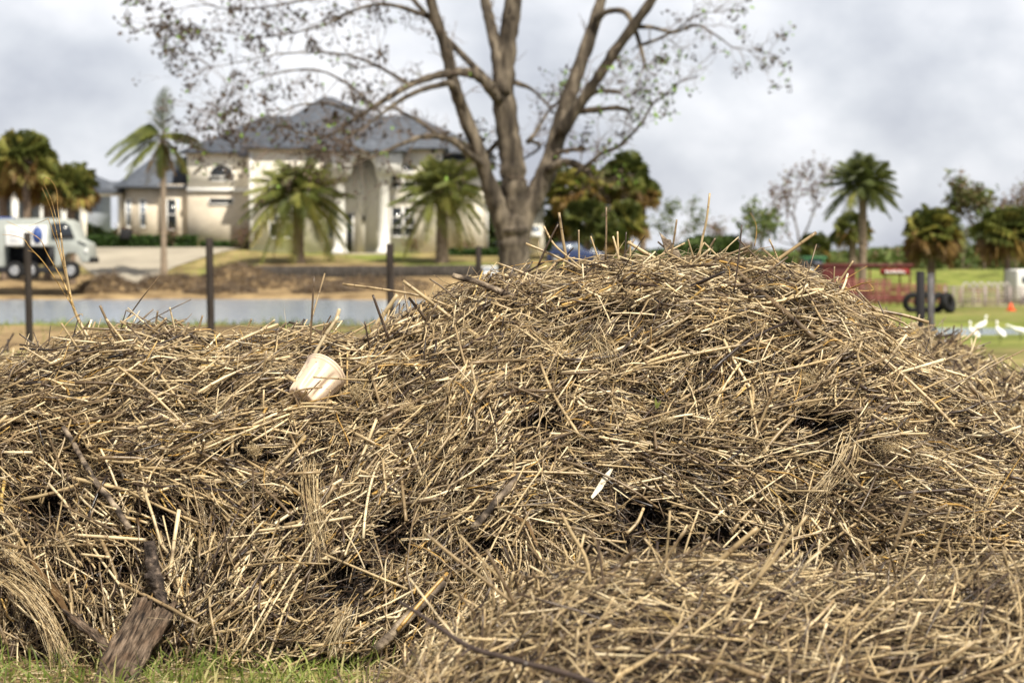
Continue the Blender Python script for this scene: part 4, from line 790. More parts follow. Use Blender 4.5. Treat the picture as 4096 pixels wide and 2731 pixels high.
def fibre_clump(u, v, rad, label, Y=None):
    h = hitpt(u, v, heap_main); c = P(u, v, (h[1] if h is not None else 9.5)-.045); n = 110; k = 7; Pt = []
    for i in range(n):
        p = c+RNG.normal(0, rad*.45, 3)*np.array([1, .5, .6]); d = RNG.normal(0, 1, 3); q = [p]
        for j in range(k-1): d = d/np.linalg.norm(d)+RNG.normal(0, .55, 3); q.append(q[-1]+d/np.linalg.norm(d)*rad*.22)
        Pt.append(q)
    o = link('root_fibres', tubes('root_fibres', np.array(Pt), np.full((n, k), .0006), 3, np.clip(RNG.normal(.74, .08, n), .4, .88)), M['reed']); return tag(o, label, 'root fibres', kind='stuff')
fibre_clump(1425, 1565, .035, 'tangle of fine pale roots right of the bucket'); fibre_clump(2660, 1680, .03, 'tangle of fine roots in the centre of the face'); fibre_clump(3235, 1520, .05, 'pale matted fibre in the upper right face'); fibre_clump(1010, 1800, .03, 'knot of fine fibre in the left face'); fibre_clump(1640, 1640, .04, 'fuzzy pale fibre in the hollow between the humps'); fibre_clump(3560, 1790, .04, 'frayed fibre clump in the right face')

# ------------------------------------------------------------------ foreground grass
def blades(n, xr, yr, hr, wr, fnz, name, mt, lean=.35, dens=None):
    x = RNG.uniform(*xr, n); y = RNG.uniform(*yr, n)
    if dens is not None: k = RNG.uniform(0, 1, n) < dens(x, y); x, y = x[k], y[k]; n = len(x)
    z = fnz(x, y); hh = RNG.uniform(*hr, n)*RNG.uniform(.5, 1, n); az = RNG.uniform(0, 2*PI, n); ln = RNG.uniform(.05, lean, n)*2; K = 5
    s = np.linspace(0, 1, K)[None]; bx = np.cos(az)[:, None]*ln[:, None]*hh[:, None]*s**2; by = np.sin(az)[:, None]*ln[:, None]*hh[:, None]*s**2; bz = hh[:, None]*(s-.28*ln[:, None]*s**3)
    C = np.stack([x[:, None]+bx, y[:, None]+by, z[:, None]+bz], -1); wd = RNG.uniform(*wr, n)[:, None]*np.array([.8, 1, .85, .55, .06])[None]
    a2 = RNG.uniform(0, PI, n); sv_ = np.stack([np.cos(a2), np.sin(a2), 0*a2], -1)[:, None]; V = np.stack([C-sv_*wd[..., None]/2, C+sv_*wd[..., None]/2], 2)
    I = np.arange(n*K*2).reshape(n, K, 2); Q = np.stack([I[:, :-1, 0], I[:, :-1, 1], I[:, 1:, 1], I[:, 1:, 0]], -1).reshape(-1, 4); tn = np.clip(RNG.beta(2, 2.2, n), 0, 1); tn = np.where(RNG.uniform(0, 1, n) < .12, .95, tn)
    return link(name, np_mesh(name, V, Q, np.full(len(Q), 4), {'tone': np.repeat(tn, K*2)}), mt)
gr = blades(4200, (-2.3, -.1), (6.6, 7.85), (.05, .19), (.005, .011), lambda x, y: ground(x, y), 'grass', M['grass'], lean=.7, dens=lambda x, y: (sst(-.3, -.8, x)*.8+.2)*(.6+.4*snoise(x, y, 6, 4, 2)))
tag(gr, 'fresh green grass along the foot of the reed heap', 'grass', kind='stuff')
gr = blades(7000, (-24, 4), (44, 62), (.10, .35), (.02, .05), lambda x, y: ground(x, y), 'grass', M['grass'], dens=lambda x, y: (np.abs(y-(ynear(x)-1.5)) < 1.6)*.9+.05)
tag(gr, 'green fringe of grass on the near shore of the water', 'grass', kind='stuff')

# ------------------------------------------------------------------ fence posts
for (u, vt, px_, Y, lb) in [(110,930,31,40,'leftmost dark timber post, in front of the truck'), (838,952,31,42,'dark timber post left of the first round palm, standing at the water'), (1560,974,31,45,'dark timber post in front of the portico columns'), (1914,985,24,52,'short thin dark post just left of the tree trunk')]:
    x = XU(u, Y); z0 = float(ground(x, Y)); zt = ZV(vt, Y); r = px_/F*Y/2
    me = tubes('fence_post', np.array([[(x+.04, Y, z0-.3), (x+.02, Y, z0+.5), (x+.0, Y, zt-.5), (x, Y, zt-.02), (x, Y, zt)]]), np.array([[r*1.02, r, r*.98, r*.96, r*.86]]), 10, [.5])
    tag(link('fence_post', me, M['pole']), lb, 'fence post', 'dark fence posts along the near shore')
e = empty('double_post', (XU(3700, 38), 38, float(ground(XU(3700, 38), 38))), 'thick charred double post at the right, between the far heap and the pens', 'fence post')
for u, w_, t_, mt_ in ((3683, 38, 1085, 'chp'), (3722, 30, 1092, 'chg')):
    M.setdefault('chp', mat('charred_timber', color=(.015,.014,.016), rough=.8, bump=.5)); M.setdefault('chg', mat('grey_timber', color=(.10,.095,.10), rough=.85, nscale=5, namt=.5, bump=.6))
    x = XU(u, 38); r = w_/F*38/2; z0 = float(ground(x, 38))
    link('upright', tubes('upright', np.array([[(x+.05, 38, z0-.2), (x+.02, 38, z0+.6), (x, 38, ZV(t_, 38))]]), np.array([[r, r, r*.93]]), 9, [.5]), M[mt_], e)

# ------------------------------------------------------------------ the bare tree in front of the house
def tree_main():
    Y0 = 55.0; s = F/Y0
    e = empty('bare_tree', (XU(2060, Y0), Y0, float(ground(XU(2060, Y0), Y0))), 'big mostly bare tree with forking grey brown limbs, in front of the house', 'tree')
    limbs = []
    def limb(pts, y0=0, y1=0):        # (u, v, width px)
        n = len(pts); W = [P(u, v, Y0 + y0+(y1-y0)*(i/(n-1))) for i, (u, v, w_) in enumerate(pts)]; Rr = [w_/s/2*.92 for _, _, w_ in pts]; limbs.append((W, Rr)); return W, Rr
    limb([(2062,1330,190),(2060,1200,165),(2058,1080,142),(2055,980,138),(2052,920,138),(2050,870,110),(2050,830,60)])
    limb([(2062,960,100),(2062,850,116),(2056,760,116),(2048,640,112),(2030,520,104),(2015,380,100),(2022,240,92),(2040,100,84),(2062,-60,72),(2080,-220,58),(2070,-420,40)], 0, .5)
    limb([(2040,985,90),(2008,880,88),(1975,790,80),(1945,700,66),(1905,580,60),(1850,440,58),(1810,320,54),(1785,200,50),(1745,80,46),(1715,-40,42),(1690,-200,32),(1660,-380,20)], 0, -1.5)
    limb([(2070,985,90),(2095,880,96),(2140,780,90),(2190,680,86),(2225,560,78),(2262,430,70),(2310,290,62),(2360,150,56),(2400,20,50),(2440,-120,42),(2500,-320,26)], 0, 1.0)
    limb([(2240,540,60),(2310,430,52),(2380,330,48),(2450,220,48),(2530,110,46),(2600,10,42),(2680,-130,32),(2760,-300,18)], 0, -1.5)
    limb([(2010,380,70),(1985,200,54),(1965,110,50),(1940,0,42),(1915,-140,34),(1900,-320,22)], 0, 1.2)
    limb([(2000,400,60),(1930,320,44),(1860,290,40),(1760,300,34),(1640,340,28),(1540,400,24),(1430,470,18),(1340,530,12),(1270,560,7)], 0, -3)
    limb([(1960,340,40),(1870,240,30),(1800,170,28),(1740,100,26),(1680,30,22),(1620,-40,18),(1560,-120,12)], 0, 2)
    limb([(1880,520,40),(1820,350,30),(1740,345,26),(1640,380,22),(1560,430,16),(1470,500,10),(1400,540,6)], -.5, -4)
    limb([(1930,660,40),(1880,620,28),(1800,560,26),(1700,545,22),(1600,580,18),(1500,625,13),(1440,650,9),(1400,670,5)], -.5, -4.5)
    limb([(1900,600,30),(1820,560,20),(1740,530,16),(1650,470,13),(1560,430,10),(1500,440,6)], -.5, -2.5)
    limb([(2190,680,40),(2260,650,36),(2320,665,34),(2360,700,26)], 0, -1)
    limb([(2300,450,30),(2380,370,20),(2480,370,18)], 0, -.6)
    limb([(2310,445,34),(2390,440,28),(2470,432,22),(2510,442,18)], 0, -1.2)
    limb([(2225,610,26),(2290,600,20),(2345,598,16)], 0, -.5)
    limb([(2300,700,18),(2400,620,17),(2480,580,15),(2560,500,13),(2610,420,10),(2660,380,8),(2720,330,5)], -1, -2.5)
    limb([(2380,80,34),(2430,48,28),(2500,50,26),(2540,120,22),(2570,220,18),(2580,260,10)], .5, -1)
    limb([(2520,110,28),(2600,110,18),(2700,130,14),(2780,100,11),(2860,140,8),(2930,190,5),(2990,200,3)], -.6, -2.2)
    limb([(2570,180,16),(2650,150,12),(2720,110,9),(2790,60,7),(2850,50,4)], -.6, -1.2)
    limb([(2110,570,24),(2150,520,18),(2190,450,14),(2240,400,10)], 0, 1)
    limb([(2060,330,26),(2130,360,14),(2190,420,10),(2230,470,6)], 0, 1.4)
    limb([(2040,520,30),(1960,600,22),(1900,640,12)], .2, 1.5)
    limb([(2120,560,20),(2160,590,12),(2090,640,8)], .2, 1.5)
    limb([(1720,70,24),(1560,20,16),(1420,40,12),(1300,100,9),(1180,130,7),(1050,150,5),(900,130,4),(760,120,3)], -1, -3.5)
    limb([(1640,340,18),(1500,260,13),(1380,220,10),(1240,210,8),(1100,220,6),(960,250,4),(850,270,3)], -1.5, -4)
    limb([(1620,-40,18),(1480,-60,14),(1300,-20,10),(1120,20,8),(950,40,6),(800,20,4),(690,40,3)], -1, -3)
    limb([(1500,430,14),(1380,330,11),(1260,280,8),(1130,290,6),(1000,330,4),(880,400,3)], -2, -4.5)
    limb([(1440,470,14),(1330,420,10),(1200,420,7),(1080,470,5),(960,500,4),(860,450,3)], -2.4, -5)
    limb([(1480,620,14),(1350,560,10),(1200,530,7),(1050,480,5),(900,440,4),(830,480,2)], -3, -5)
    limb([(1400,640,10),(1300,600,7),(1180,620,5),(1080,600,4)], -3.5, -5)
    me_parts = []
    for W, Rr in limbs:
        me_parts.append(poly_tube('l', W, Rr, 12 if Rr[0] > .15 else 7, .5, sub=5, wob=.004))
    link('trunk', join_mesh('trunk', me_parts), M['bark'], e)
    # twigs grown from the outer part of the limbs
    rg = np.random.default_rng(5); tw = []; lv = []
    def grow(p, d, ln, r, lev, leafy):
        k = 4; pts = [p]; dd = d.copy()
        for i in range(k-1):
            dd = dd + rg.normal(0, .28, 3) + np.array([0, 0, .05]); dd /= np.linalg.norm(dd); pts.append(pts[-1]+dd*ln/(k-1))
        tw.append((pts, [r, r*.8, r*.62, r*.4]))
        if lev > 0:
            for c in range(rg.integers(2, 4)):
                j = rg.integers(1, k); nd = dd + rg.normal(0, .65, 3); nd /= np.linalg.norm(nd); grow(pts[j], nd, ln*rg.uniform(.5, .8), r*.6, lev-1, leafy)
        if lev <= 1 and rg.uniform() < leafy:
            for c in range(rg.integers(4, 11)):
                lv.append(pts[-1]+rg.normal(0, .09, 3))
    for W, Rr in limbs[1:]:
        W = np.array(W); n = len(W)
        for i in range(n-1):
            if Rr[i] > .30: continue
            seg = W[i+1]-W[i]; L_ = np.linalg.norm(seg)
            for c in range(int(L_*(3.0 if Rr[i] < .08 else 1.3))+(Rr[i] < .05)):
                t = rg.uniform(); p = W[i]+seg*t; d = seg/L_*.7+rg.normal(0, .75, 3); d /= np.linalg.norm(d)
                left = p[0] < -2.5
                grow(p, d, rg.uniform(.5, 1.15)*(1.0 if left else .85), min(.018, max(.009, Rr[i]*.35)), 2 if Rr[i] < .12 else 1, .44 if left and p[2] > 5.8 else (.14 if left else .09))
        p = W[-1]; d = W[-1]-W[-2]; d /= np.linalg.norm(d)
        for c in range(4): grow(p, (d+rg.normal(0, .4, 3)), .9, .012, 2, .7 if p[0] < -2.5 and p[2] > 5 else .4)
    PT = np.array([a for a, b in tw]); RD = np.array([b for a, b in tw]); print('twigs', len(PT), 'leaves', len(lv))
    link('twigs', tubes('twigs', PT, RD, 4, caps=False), M['twigs'], e)['kind'] = 'stuff'
    b = MB(); b.nofix = True
    for p in lv:
        a = rg.normal(0, 1, 3); a /= np.linalg.norm(a); c = np.cross(a, rg.normal(0, 1, 3)); c /= np.linalg.norm(c); z = rg.uniform(.04, .085)
        tn = rg.uniform(0, .8) if rg.uniform() < (.93 if p[0] < 1 else .7) else rg.uniform(.88, 1)
        b.add([p-a*z, p+c*z*.6, p+a*z, p-c*z*.6], [(0,1,2,3)], tn)
    link_o = b.build('crown', M['deadleaf'], e); link_o['kind'] = 'stuff'
tree_main()

# ------------------------------------------------------------------ palms
def frond(b, p0, az, el, L_, droop, tone, nl=48, lw=.046, ll=.30, twist=0):
    ca, sa = math.cos(az), math.sin(az); fw = np.array([ca, sa, 0]); sd = np.array([-sa, ca, 0]); up = np.array([0, 0, 1.])
    def pt(t): return p0 + fw*(L_*t*math.cos(el)*(1-.15*t*droop)) + up*(L_*t*math.sin(el)-L_*droop*t*t*.62)
    prev = pt(0)
    for i in range(8):
        a, c = pt(i/8), pt((i+1)/8); w_ = .035*(1-i/9)
        b.add([a-sd*w_, a+sd*w_, c+sd*w_*.8, c-sd*w_*.8, a-up*w_, c-up*w_*.8], [(0,1,2,3), (1,4,5,2), (4,0,3,5)], min(1, tone+.15))
    for i in range(nl):
        t = .14+.86*(i+random.random()*.5)/nl; q = pt(t); tg = pt(min(1, t+.03))-pt(t-.03); tg /= np.linalg.norm(tg)
        l = L_*ll*(math.sin(PI*min(1, .18+.80*t))**.6)
        for s in (-1, 1):
            d = tg*.75 + sd*s*.85 - up*(.30+.35*droop) + np.array([random.gauss(0, .12) for _ in range(3)]); d /= np.linalg.norm(d)
            wv = np.cross(d, sd*s); wv /= np.linalg.norm(wv)+1e-6; wv = wv*.5+tg*.6; wv /= np.linalg.norm(wv)
            b.tri_strip(q, q+d*l, lw, wv, min(1, max(0, tone+random.gauss(0, .08))))
def pinnate_palm(name, u, v_c, v_base, Y, L_, nf, label, trunk_r=.22, tm='palmtrunk', droop=(.5, 1.1), elr=(-.5, 1.35), group=None, seed=1, specs=None, skirt=.0, zb=None, cat='palm', tone0=.42, ll=.30, lean=0):
    random.seed(seed); x = XU(u, Y); z0 = float(ground(x, Y)) if zb is None else zb; zc = ZV(v_c, Y)
    e = empty(name, (x, Y, z0), label, cat, group)
    k = 16; pts = [(x+lean*(1-i/k)**2, Y, z0-.2+(zc-z0+.2)*i/k) for i in range(k+1)]
    rr = [trunk_r*(1.25-.35*min(1, i/4) if i < 5 else .92)*(1+.07*(i % 2))*(1.15 if i > k-3 else 1) for i in range(k+1)]
    link('trunk', tubes('trunk', np.array([pts]), np.array([rr]), 12, [.5]), M[tm], e)
    b = MB(); b.nofix = True; c = np.array([x, Y, zc+.1])
    if specs:
        for az, el, l, dr, tn in specs: frond(b, c, R(az), R(el), l, dr, tn, nl=50, lw=.042, ll=ll)
    for i in range(nf):
        f = i/nf; az = i*2.39996+random.uniform(-.2, .2); el = elr[0]+(elr[1]-elr[0])*f**.8+random.uniform(-.1, .1)
        tn = tone0+random.uniform(-.18, .14)+(.12 if f < .25 else 0) + (.25 if random.random() < skirt and f < .4 else 0)
        frond(b, c+np.array([math.cos(az), math.sin(az), 0])*trunk_r*.6, az, el, L_*random.uniform(.85, 1.08)*(1 if el < 1.1 else .85), random.uniform(*droop), tn, ll=ll)
    link('crown', b.build('tmp', M['palm']).data, None, e).name = 'crown'
    bpy.data.objects.remove(bpy.data.objects['tmp'])
    return e
def fan_palm(name, u, v_c, Y, rad, nlv, label, trunk_r=.2, group=None, seed=1, cat='palm', dead=.25, zb=None, squash=1.0, tone0=.42):
    random.seed(seed); x = XU(u, Y); z0 = float(ground(x, Y)) if zb is None else zb; zc = ZV(v_c, Y); e = empty(name, (x, Y, z0), label, cat, group)
    k = 14; pts = [(x, Y, z0-.2+(zc-z0+.2)*i/k) for i in range(k+1)]; rr = [trunk_r*(1+.08*(i % 2)) for i in range(k+1)]
    link('trunk', tubes('trunk', np.array([pts]), np.array([rr]), 10, [.5]), M['palmtrunk'], e)
    b = MB(); b.nofix = True; c = np.array([x, Y, zc])
    for i in range(nlv):
        f = (i+.5)/nlv; sz = -.8+1.75*f; az = i*2.39996+random.uniform(-.3, .3); cs = math.sqrt(max(0, 1-min(1, abs(sz))**2)); d = np.array([math.cos(az)*cs, math.sin(az)*cs, sz*squash]); d /= np.linalg.norm(d)
        isd = f < dead and random.random() < .8
        tn = random.uniform(.84, 1) if isd else tone0+random.uniform(-.25, .25)+(.25 if f < .45 and random.random() < .3 else 0)
        pl = rad*random.uniform(.42, .62); hub = c+d*pl; w_ = .025; sdv = np.cross(d, [0, 0, 1]); sdv /= np.linalg.norm(sdv)+1e-6; nr = np.cross(sdv, d); ph = random.uniform(-1.1, 1.1); sdv, nr = sdv*math.cos(ph)+nr*math.sin(ph), nr*math.cos(ph)-sdv*math.sin(ph)
        b.add([c-sdv*w_, c+sdv*w_, hub+sdv*w_, hub-sdv*w_], [(0,1,2,3)], tn)
        ns = 22; bl = rad*random.uniform(.45, .62)
        for j in range(ns):
            a = (j/(ns-1)-.5)*random.uniform(4.0, 4.6); dd = d*math.cos(a)+sdv*math.sin(a); dd = dd + nr*.15; dd /= np.linalg.norm(dd)
            m = hub+dd*bl*.6; tip = m+(dd*.55+np.array([0, 0, -.55 if not isd else -.8])+np.array([random.gauss(0, .1) for _ in range(3)]))*bl*.5
            sv2 = np.cross(dd, nr); sv2 /= np.linalg.norm(sv2)+1e-6; tt = min(1, max(0, tn+random.gauss(0, .05))); ww = bl*.05
            b.add([hub, m+sv2*ww, tip, m-sv2*ww], [(0,1,2), (0,2,3)], tt)
    o = b.build('crown', M['palm'], e); return e
GP = 'palms of the garden'
pinnate_palm('date_palm', 1193, 780, 1020, 108, 3.3, 84, 'round date palm with a bright orange heart, left of the portico', .33, group=GP, seed=3, elr=(-.95, 1.45), droop=(.45, 1.0), tone0=.52)
pinnate_palm('date_palm', 1768, 765, 1020, 108, 2.95, 80, 'round date palm in front of the right windows of the house', .33, group=GP, seed=9, elr=(-.95, 1.5), droop=(.35, .85), tone0=.5)
b = MB(); random.seed(4)
pinnate_palm('queen_palm', 655, 560, 960, 104, 2.3, 8, 'tall wind-blown palm with drooping plumes over the left wing of the house', .16, 'palepalm', seed=5, elr=(-.9, -.2), droop=(.3, .6), skirt=.9, tone0=.5,
   specs=[(178, 38, 3.3, 1.15, .38), (190, 20, 3.6, .95, .35), (165, 55, 3.0, 1.25, .30), (200, 8, 3.2, .9, .42), (172, 62, 2.9, 1.2, .33), (150, 30, 3.0, 1.0, .45), (60, 84, 2.9, .12, .40), (80, 88, 2.5, .05, .36), (5, 25, 2.3, .75, .42), (350, 12, 2.4, .55, .5), (20, 40, 1.6, .9, .5), (230, 35, 2.2, 1.0, .48), (300, 30, 2.0, .9, .5), (185, -10, 2.6, .6, .4), (195, -25, 2.3, .5, .55), (182, 48, 3.1, 1.2, .5), (160, 12, 3.3, .8, .5), (10, 5, 2.6, .6, .5), (20, -70, 1.9, .1, .97), (140, -72, 1.8, .1, .95), (260, -75, 2.0, .1, .99), (80, -68, 1.7, .1, .93), (200, -60, 1.8, .2, .95), (320, -66, 1.8, .1, .97), (215, 70, 2.4, .6, .6), (340, 30, 2.2, .9, .45)], ll=.30)
fan_palm('fan_palm', 110, 635, 100, 1.75, 46, 'tallest fan palm of the clump at the left edge', group='fan palms left of the house', seed=11, tone0=.5)
fan_palm('fan_palm', 285, 745, 99, 1.55, 40, 'lower fan palm on the right of the clump at the left edge', group='fan palms left of the house', seed=12, tone0=.5)
fan_palm('fan_palm', 15, 700, 101, 1.55, 36, 'fan palm half cut off by the left edge', group='fan palms left of the house', seed=13, tone0=.55, dead=.4)
fan_palm('fan_palm', 190, 740, 102, 1.4, 30, 'brownish fan palm in the middle of the clump at the left edge', group='fan palms left of the house', seed=14, tone0=.6, dead=.6)
GM = 'palms behind the bare tree'
for i, (u, v, Y, r, tn, dd, lb) in enumerate([(2500,700,112,1.55,.36,.1,'highest fan palm of the dense clump right of the bare tree'), (2400,740,114,1.6,.5,.3,'fan palm in the middle of the dense clump, right of the brown one'), (2290,770,110,1.7,.62,.5,'brownish fan palm nearest the trunk of the bare tree'), (2570,770,115,1.3,.45,.5,'fan palm at the right end of the dense clump'),
      (2350,880,108,1.5,.40,.1,'low green fan palm under the brownish one'), (2500,880,109,1.5,.48,.15,'low green fan palm under the highest one'), (2250,880,112,1.3,.3,.2,'dark low fan palm beside the white garage'), (2440,950,106,1.1,.4,.1,'smallest green fan palm at the foot of the dense clump')]):
    fan_palm('fan_palm', u, v, Y, r, 40, lb, group=GM, seed=20+i, tone0=tn, dead=dd)
pinnate_palm('date_palm', 3450, 740, 1050, 92, 2.05, 56, 'tall date palm standing alone against the sky at the right', .20, seed=31, elr=(-.75, 1.5), droop=(.25, .75), group='palms at the right', tone0=.36, zb=-.4)
fan_palm('fan_palm', 3410, 915, 104, 1.15, 34, 'short fan palm behind the trunk of the tall date palm', group='palms at the right', seed=33, zb=0)
fan_palm('fan_palm', 3262, 985, 104, .95, 30, 'small dark fan palm over the green tractor', group='palms at the right', seed=34, zb=0)
fan_palm('fan_palm', 3725, 930, 82, 1.40, 60, 'fan palm with yellow leaves behind the double post', .17, group='palms at the right', seed=35, dead=.35, squash=1.2, tone0=.5)
fan_palm('fan_palm', 4030, 930, 80, 1.40, 60, 'fan palm with a slender trunk at the right edge', .13, group='palms at the right', seed=36, dead=.3, squash=1.2, tone0=.45)

# ------------------------------------------------------------------ other trees
def loose_tree(name, u, vt, Y, spread, label, leaf_tone, nleaf, seed, lean=0, group=None, lsz=.12, z0=None, upright=1.0):
    rg = np.random.default_rng(seed); x = XU(u, Y); z0 = (float(ground(x, Y)) if z0 is None else z0); h = ZV(vt, Y)-z0; e = empty(name, (x, Y, z0), label, 'tree', group); tw, tips = [], []
    def grow(p, d, ln, r, lev):
        pts = [p]; dd = np.array(d, float)
        for i in range(3): dd = dd+rg.normal(0, .16, 3)+np.array([0, 0, .06*upright]); dd /= np.linalg.norm(dd); pts.append(pts[-1]+dd*ln/3)
        tw.append((pts, [r, r*.85, r*.7, r*.5]))
        if lev == 0: tips.extend(pts[1:]); return
        for c in range(3 if lev > 1 else 3):
            nd = dd+rg.normal(0, .42, 3)*spread; nd[2] = abs(nd[2])*upright; nd /= np.linalg.norm(nd); grow(pts[3] if c < 2 else pts[2], nd, ln*rg.uniform(.6, .8), r*.55, lev-1)
        if lev <= 2: tips.append(pts[2])
    grow(np.array([x, Y, z0-.2]), [lean, 0, 1], h*.34, h*.018, 4)
    T = np.array([a for a, b in tw]); top = T[:, :, 2].max(); sc = h/(top-z0); T[:, :, 2] = z0+(T[:, :, 2]-z0)*sc; tips = np.array(tips); tips[:, 2] = z0+(tips[:, 2]-z0)*sc
    link('trunk', tubes('trunk', T, np.array([b for a, b in tw]), 5, caps=False), M['twigs'], e)
    b = MB(); b.nofix = True
    for k in range(nleaf):
        p = tips[rg.integers(len(tips))]+rg.normal(0, .22, 3); a = rg.normal(0, 1, 3); a /= np.linalg.norm(a); c = np.cross(a, rg.normal(0, 1, 3)); c /= np.linalg.norm(c); z = lsz*rg.uniform(.5, 1.2)
        b.add([p-a*z, p+c*z*.6, p+a*z, p-c*z*.6], [(0,1,2,3)], float(np.clip(rg.normal(leaf_tone, .10), 0, 1)))
    b.build('crown', M['leaf'], e)
loose_tree('bare_tree', 3180, 640, 118, .75, 'reddish nearly bare tree left of the tall date palm', .93, 900, 3, lean=-.05, upright=1.5)
loose_tree('broadleaf_tree', 3060, 800, 112, 1.0, 'pale green thin tree over the right part of the crest', .60, 600, 4, lean=-.2, lsz=.16)
loose_tree('broadleaf_tree', 2900, 880, 125, 1.0, 'small purple brown tree low on the horizon', .88, 900, 5)
loose_tree('broadleaf_tree', 2690, 790, 120, .8, 'faint thin tree just right of the dense palm clump', .62, 700, 6, upright=1.2)
loose_tree('broadleaf_tree', 3940, 700, 110, .7, 'brown green tree behind the two palms at the right edge', .76, 1300, 7, upright=1.4, lsz=.16)
loose_tree('broadleaf_tree', 4080, 720, 112, .9, 'reddish brown tree cut by the right edge', .88, 1000, 8, upright=1.3)
loose_tree('broadleaf_tree', 3860, 900, 118, .8, 'thin yellowish tree between the two fan palms at the right', .66, 700, 9, lsz=.1)
# far tree belt and bushes
def belt(name, u0, u1, Y, vt, label, n, tone, seed, depth=6, kind='stuff', m='leaf', sz=.35, cat='trees', vb=1060):
    rg = np.random.default_rng(seed); b = MB(); b.nofix = True
    for k in range(n):
        y = Y+rg.uniform(0, depth); u = rg.uniform(u0, u1); x = XU(u, y); zt = ZV(vt, y)+ .9*float(snoise(x, 0, .35, seed, 4)); zb = float(ground(x, y))-.1; f = rg.uniform()**.7; z = zb+(zt-zb)*f
        p = np.array([x, y, z]); a = rg.normal(0, 1, 3); a /= np.linalg.norm(a); c = np.cross(a, rg.normal(0, 1, 3)); c /= np.linalg.norm(c); s = sz*rg.uniform(.5, 1.2)
        b.add([p-a*s, p+c*s*.6, p+a*s, p-c*s*.6], [(0,1,2,3)], float(np.clip(rg.normal(tone, .12), 0, 1)))
    return tag(b.build(name, M[m]), label, cat, kind=kind)
belt('tree_belt', 2500, 4600, 170, 1000, 'far grey green belt of trees on the horizon at the right', 7500, .62, 1, 14, sz=.45)
belt('tree_belt', -500, 560, 190, 930, 'far low belt of bushes on the horizon at the left', 3500, .6, 2, 14, sz=.45)
belt('shrubbery', 2560, 2960, 112, 985, 'bright green shrubbery behind the crest of the heap', 4200, .30, 3, 5, sz=.22)
belt('shrubbery', 330, 470, 124, 900, 'loose green bushes left of the house wing', 1200, .35, 4, 4, sz=.2)
belt('shrubbery', 2170, 2330, 118, 900, 'dark greenery behind the white garage', 2400, .15, 5, 5, sz=.25)
belt('shrubbery', 1930, 2010, 124, 760, 'dark greenery in the gap between house and garage', 1500, .12, 6, 3, sz=.25)
# hedges
def hedge(u0, u1, Y, vt, h, label):
    x0, x1 = XU(u0, Y), XU(u1, Y); zt = ZV(vt, Y); z0 = zt-h; b = MB(); b.box(x0+.05, x1-.05, Y+.05, Y+.75, z0, zt-.06, .2); b.nofix = False
    rg = np.random.default_rng(int(u0)); n = int((x1-x0)*420)
    for k in range(n):
        f = rg.uniform(); p = np.array([rg.uniform(x0, x1), Y+rg.uniform(0, .8) if f < .4 else Y+rg.normal(.02, .03), zt+rg.normal(-.02, .03) if f < .4 else rg.uniform(z0, zt)]); a = rg.normal(0, .06, 3); c = rg.normal(0, .05, 3)
        b.add([p-a, p+c, p+a, p-c], [(0,1,2,3)], float(rg.uniform()))
    b.nofix = True; tag(b.build('hedge', M['hedge']), label, 'hedge', 'clipped hedges along the house')
hedge(345, 785, 118.5, 945, .75, 'long clipped hedge below the left wing of the house'); hedge(800, 1003, 118.6, 968, .6, 'short clipped hedge below the arched window'); hedge(1795, 1995, 114, 998, .65, 'clipped hedge right of the second date palm')
for u, v, Y, lb, tn in ((965, 925, 118.0, 'reddish leafless shrub at the corner of the central block', .92), (500, 925, 119.5, 'reddish shrub at the left corner of the wing', .92), (690,930,118.9,'small reddish shrub under the tall window of the wing', .93), (1650, 965, 116.5, 'sparse brown shrub under the right windows', .85), (1860, 985, 115.5, 'sparse twiggy shrub behind the right hedge', .85)):
    loose_tree('shrub', u, v-10, Y, 1.5, lb, tn, 500, int(u), lsz=.07)

# ------------------------------------------------------------------ the house
HP = float(ground(-10, 121))
H = empty('house', (XU(1300, 121), 121, HP), 'cream two-storey house with a slate hip roof and a columned portico', 'house')
def rect(u0, u1, v0, v1, Yf, Yb): return XU(u0, Yf), XU(u1, Yf), Yf, Yb, ZV(v1, Yf), ZV(v0, Yf)
def hb(name, u0, u1, v0, v1, Yf, Yb, m, bev=0, par=None):
    b = MB(); b.box(*rect(u0, u1, v0, v1, Yf, Yb)); return b.build(name, M[m], par or H, bevel=bev)
hb('wall', 522, 700, 745, 1010, 121.5, 130, 'brick'); 
b = MB(); x0, x1 = XU(480, 124), XU(522, 121.5); b.prism([(XU(480,124), 124), (XU(522,121.5), 121.5), (XU(522,121.5), 130), (XU(480,124), 130)], ZV(1010, 121.5), ZV(745, 121.5), 'z'); b.build('wall', M['brick'], H)
hb('wall', 640, 756, 745, 1010, 121.2, 129, 'brick')
hb('wall', 752, 1008, 768, 1010, 120.4, 131, 'brick'); hb('wall', 752, 1008, 615, 768, 120.35, 131, 'stucco')
hb('wall', 1005, 1332, 598, 1030, 118.0, 131, 'stucco')
hb('wall', 1330, 1575, 610, 1030, 118.5, 131, 'stucco')
hb('wall', 1560, 1765, 600, 1030, 118.2, 131, 'stucco'); hb('wall', 1765, 1950, 648, 1030, 121.5, 131, 'stucco')
# belt course, cornices and corner trim
hb('belt_course', 748, 1004, 752, 768, 120.25, 120.35, 'white'); hb('belt_course', 1570, 1768, 790, 802, 118.05, 118.2, 'white')
for (u0, u1, v, Yf) in ((742, 1004, 606, 120.0), (996, 1332, 590, 117.7), (1600, 1775, 592, 117.9), (1766, 1962, 640, 121.1), (636, 740, 738, 120.9)):
    hb('cornice', u0, u1, v, v+14, Yf, Yf+1.2, 'wood')
hb('corner_trim', 998, 1012, 604, 1030, 117.93, 118.1, 'white')
hb('corner_trim', 1940, 1953, 660, 1030, 121.42, 121.6, 'white')
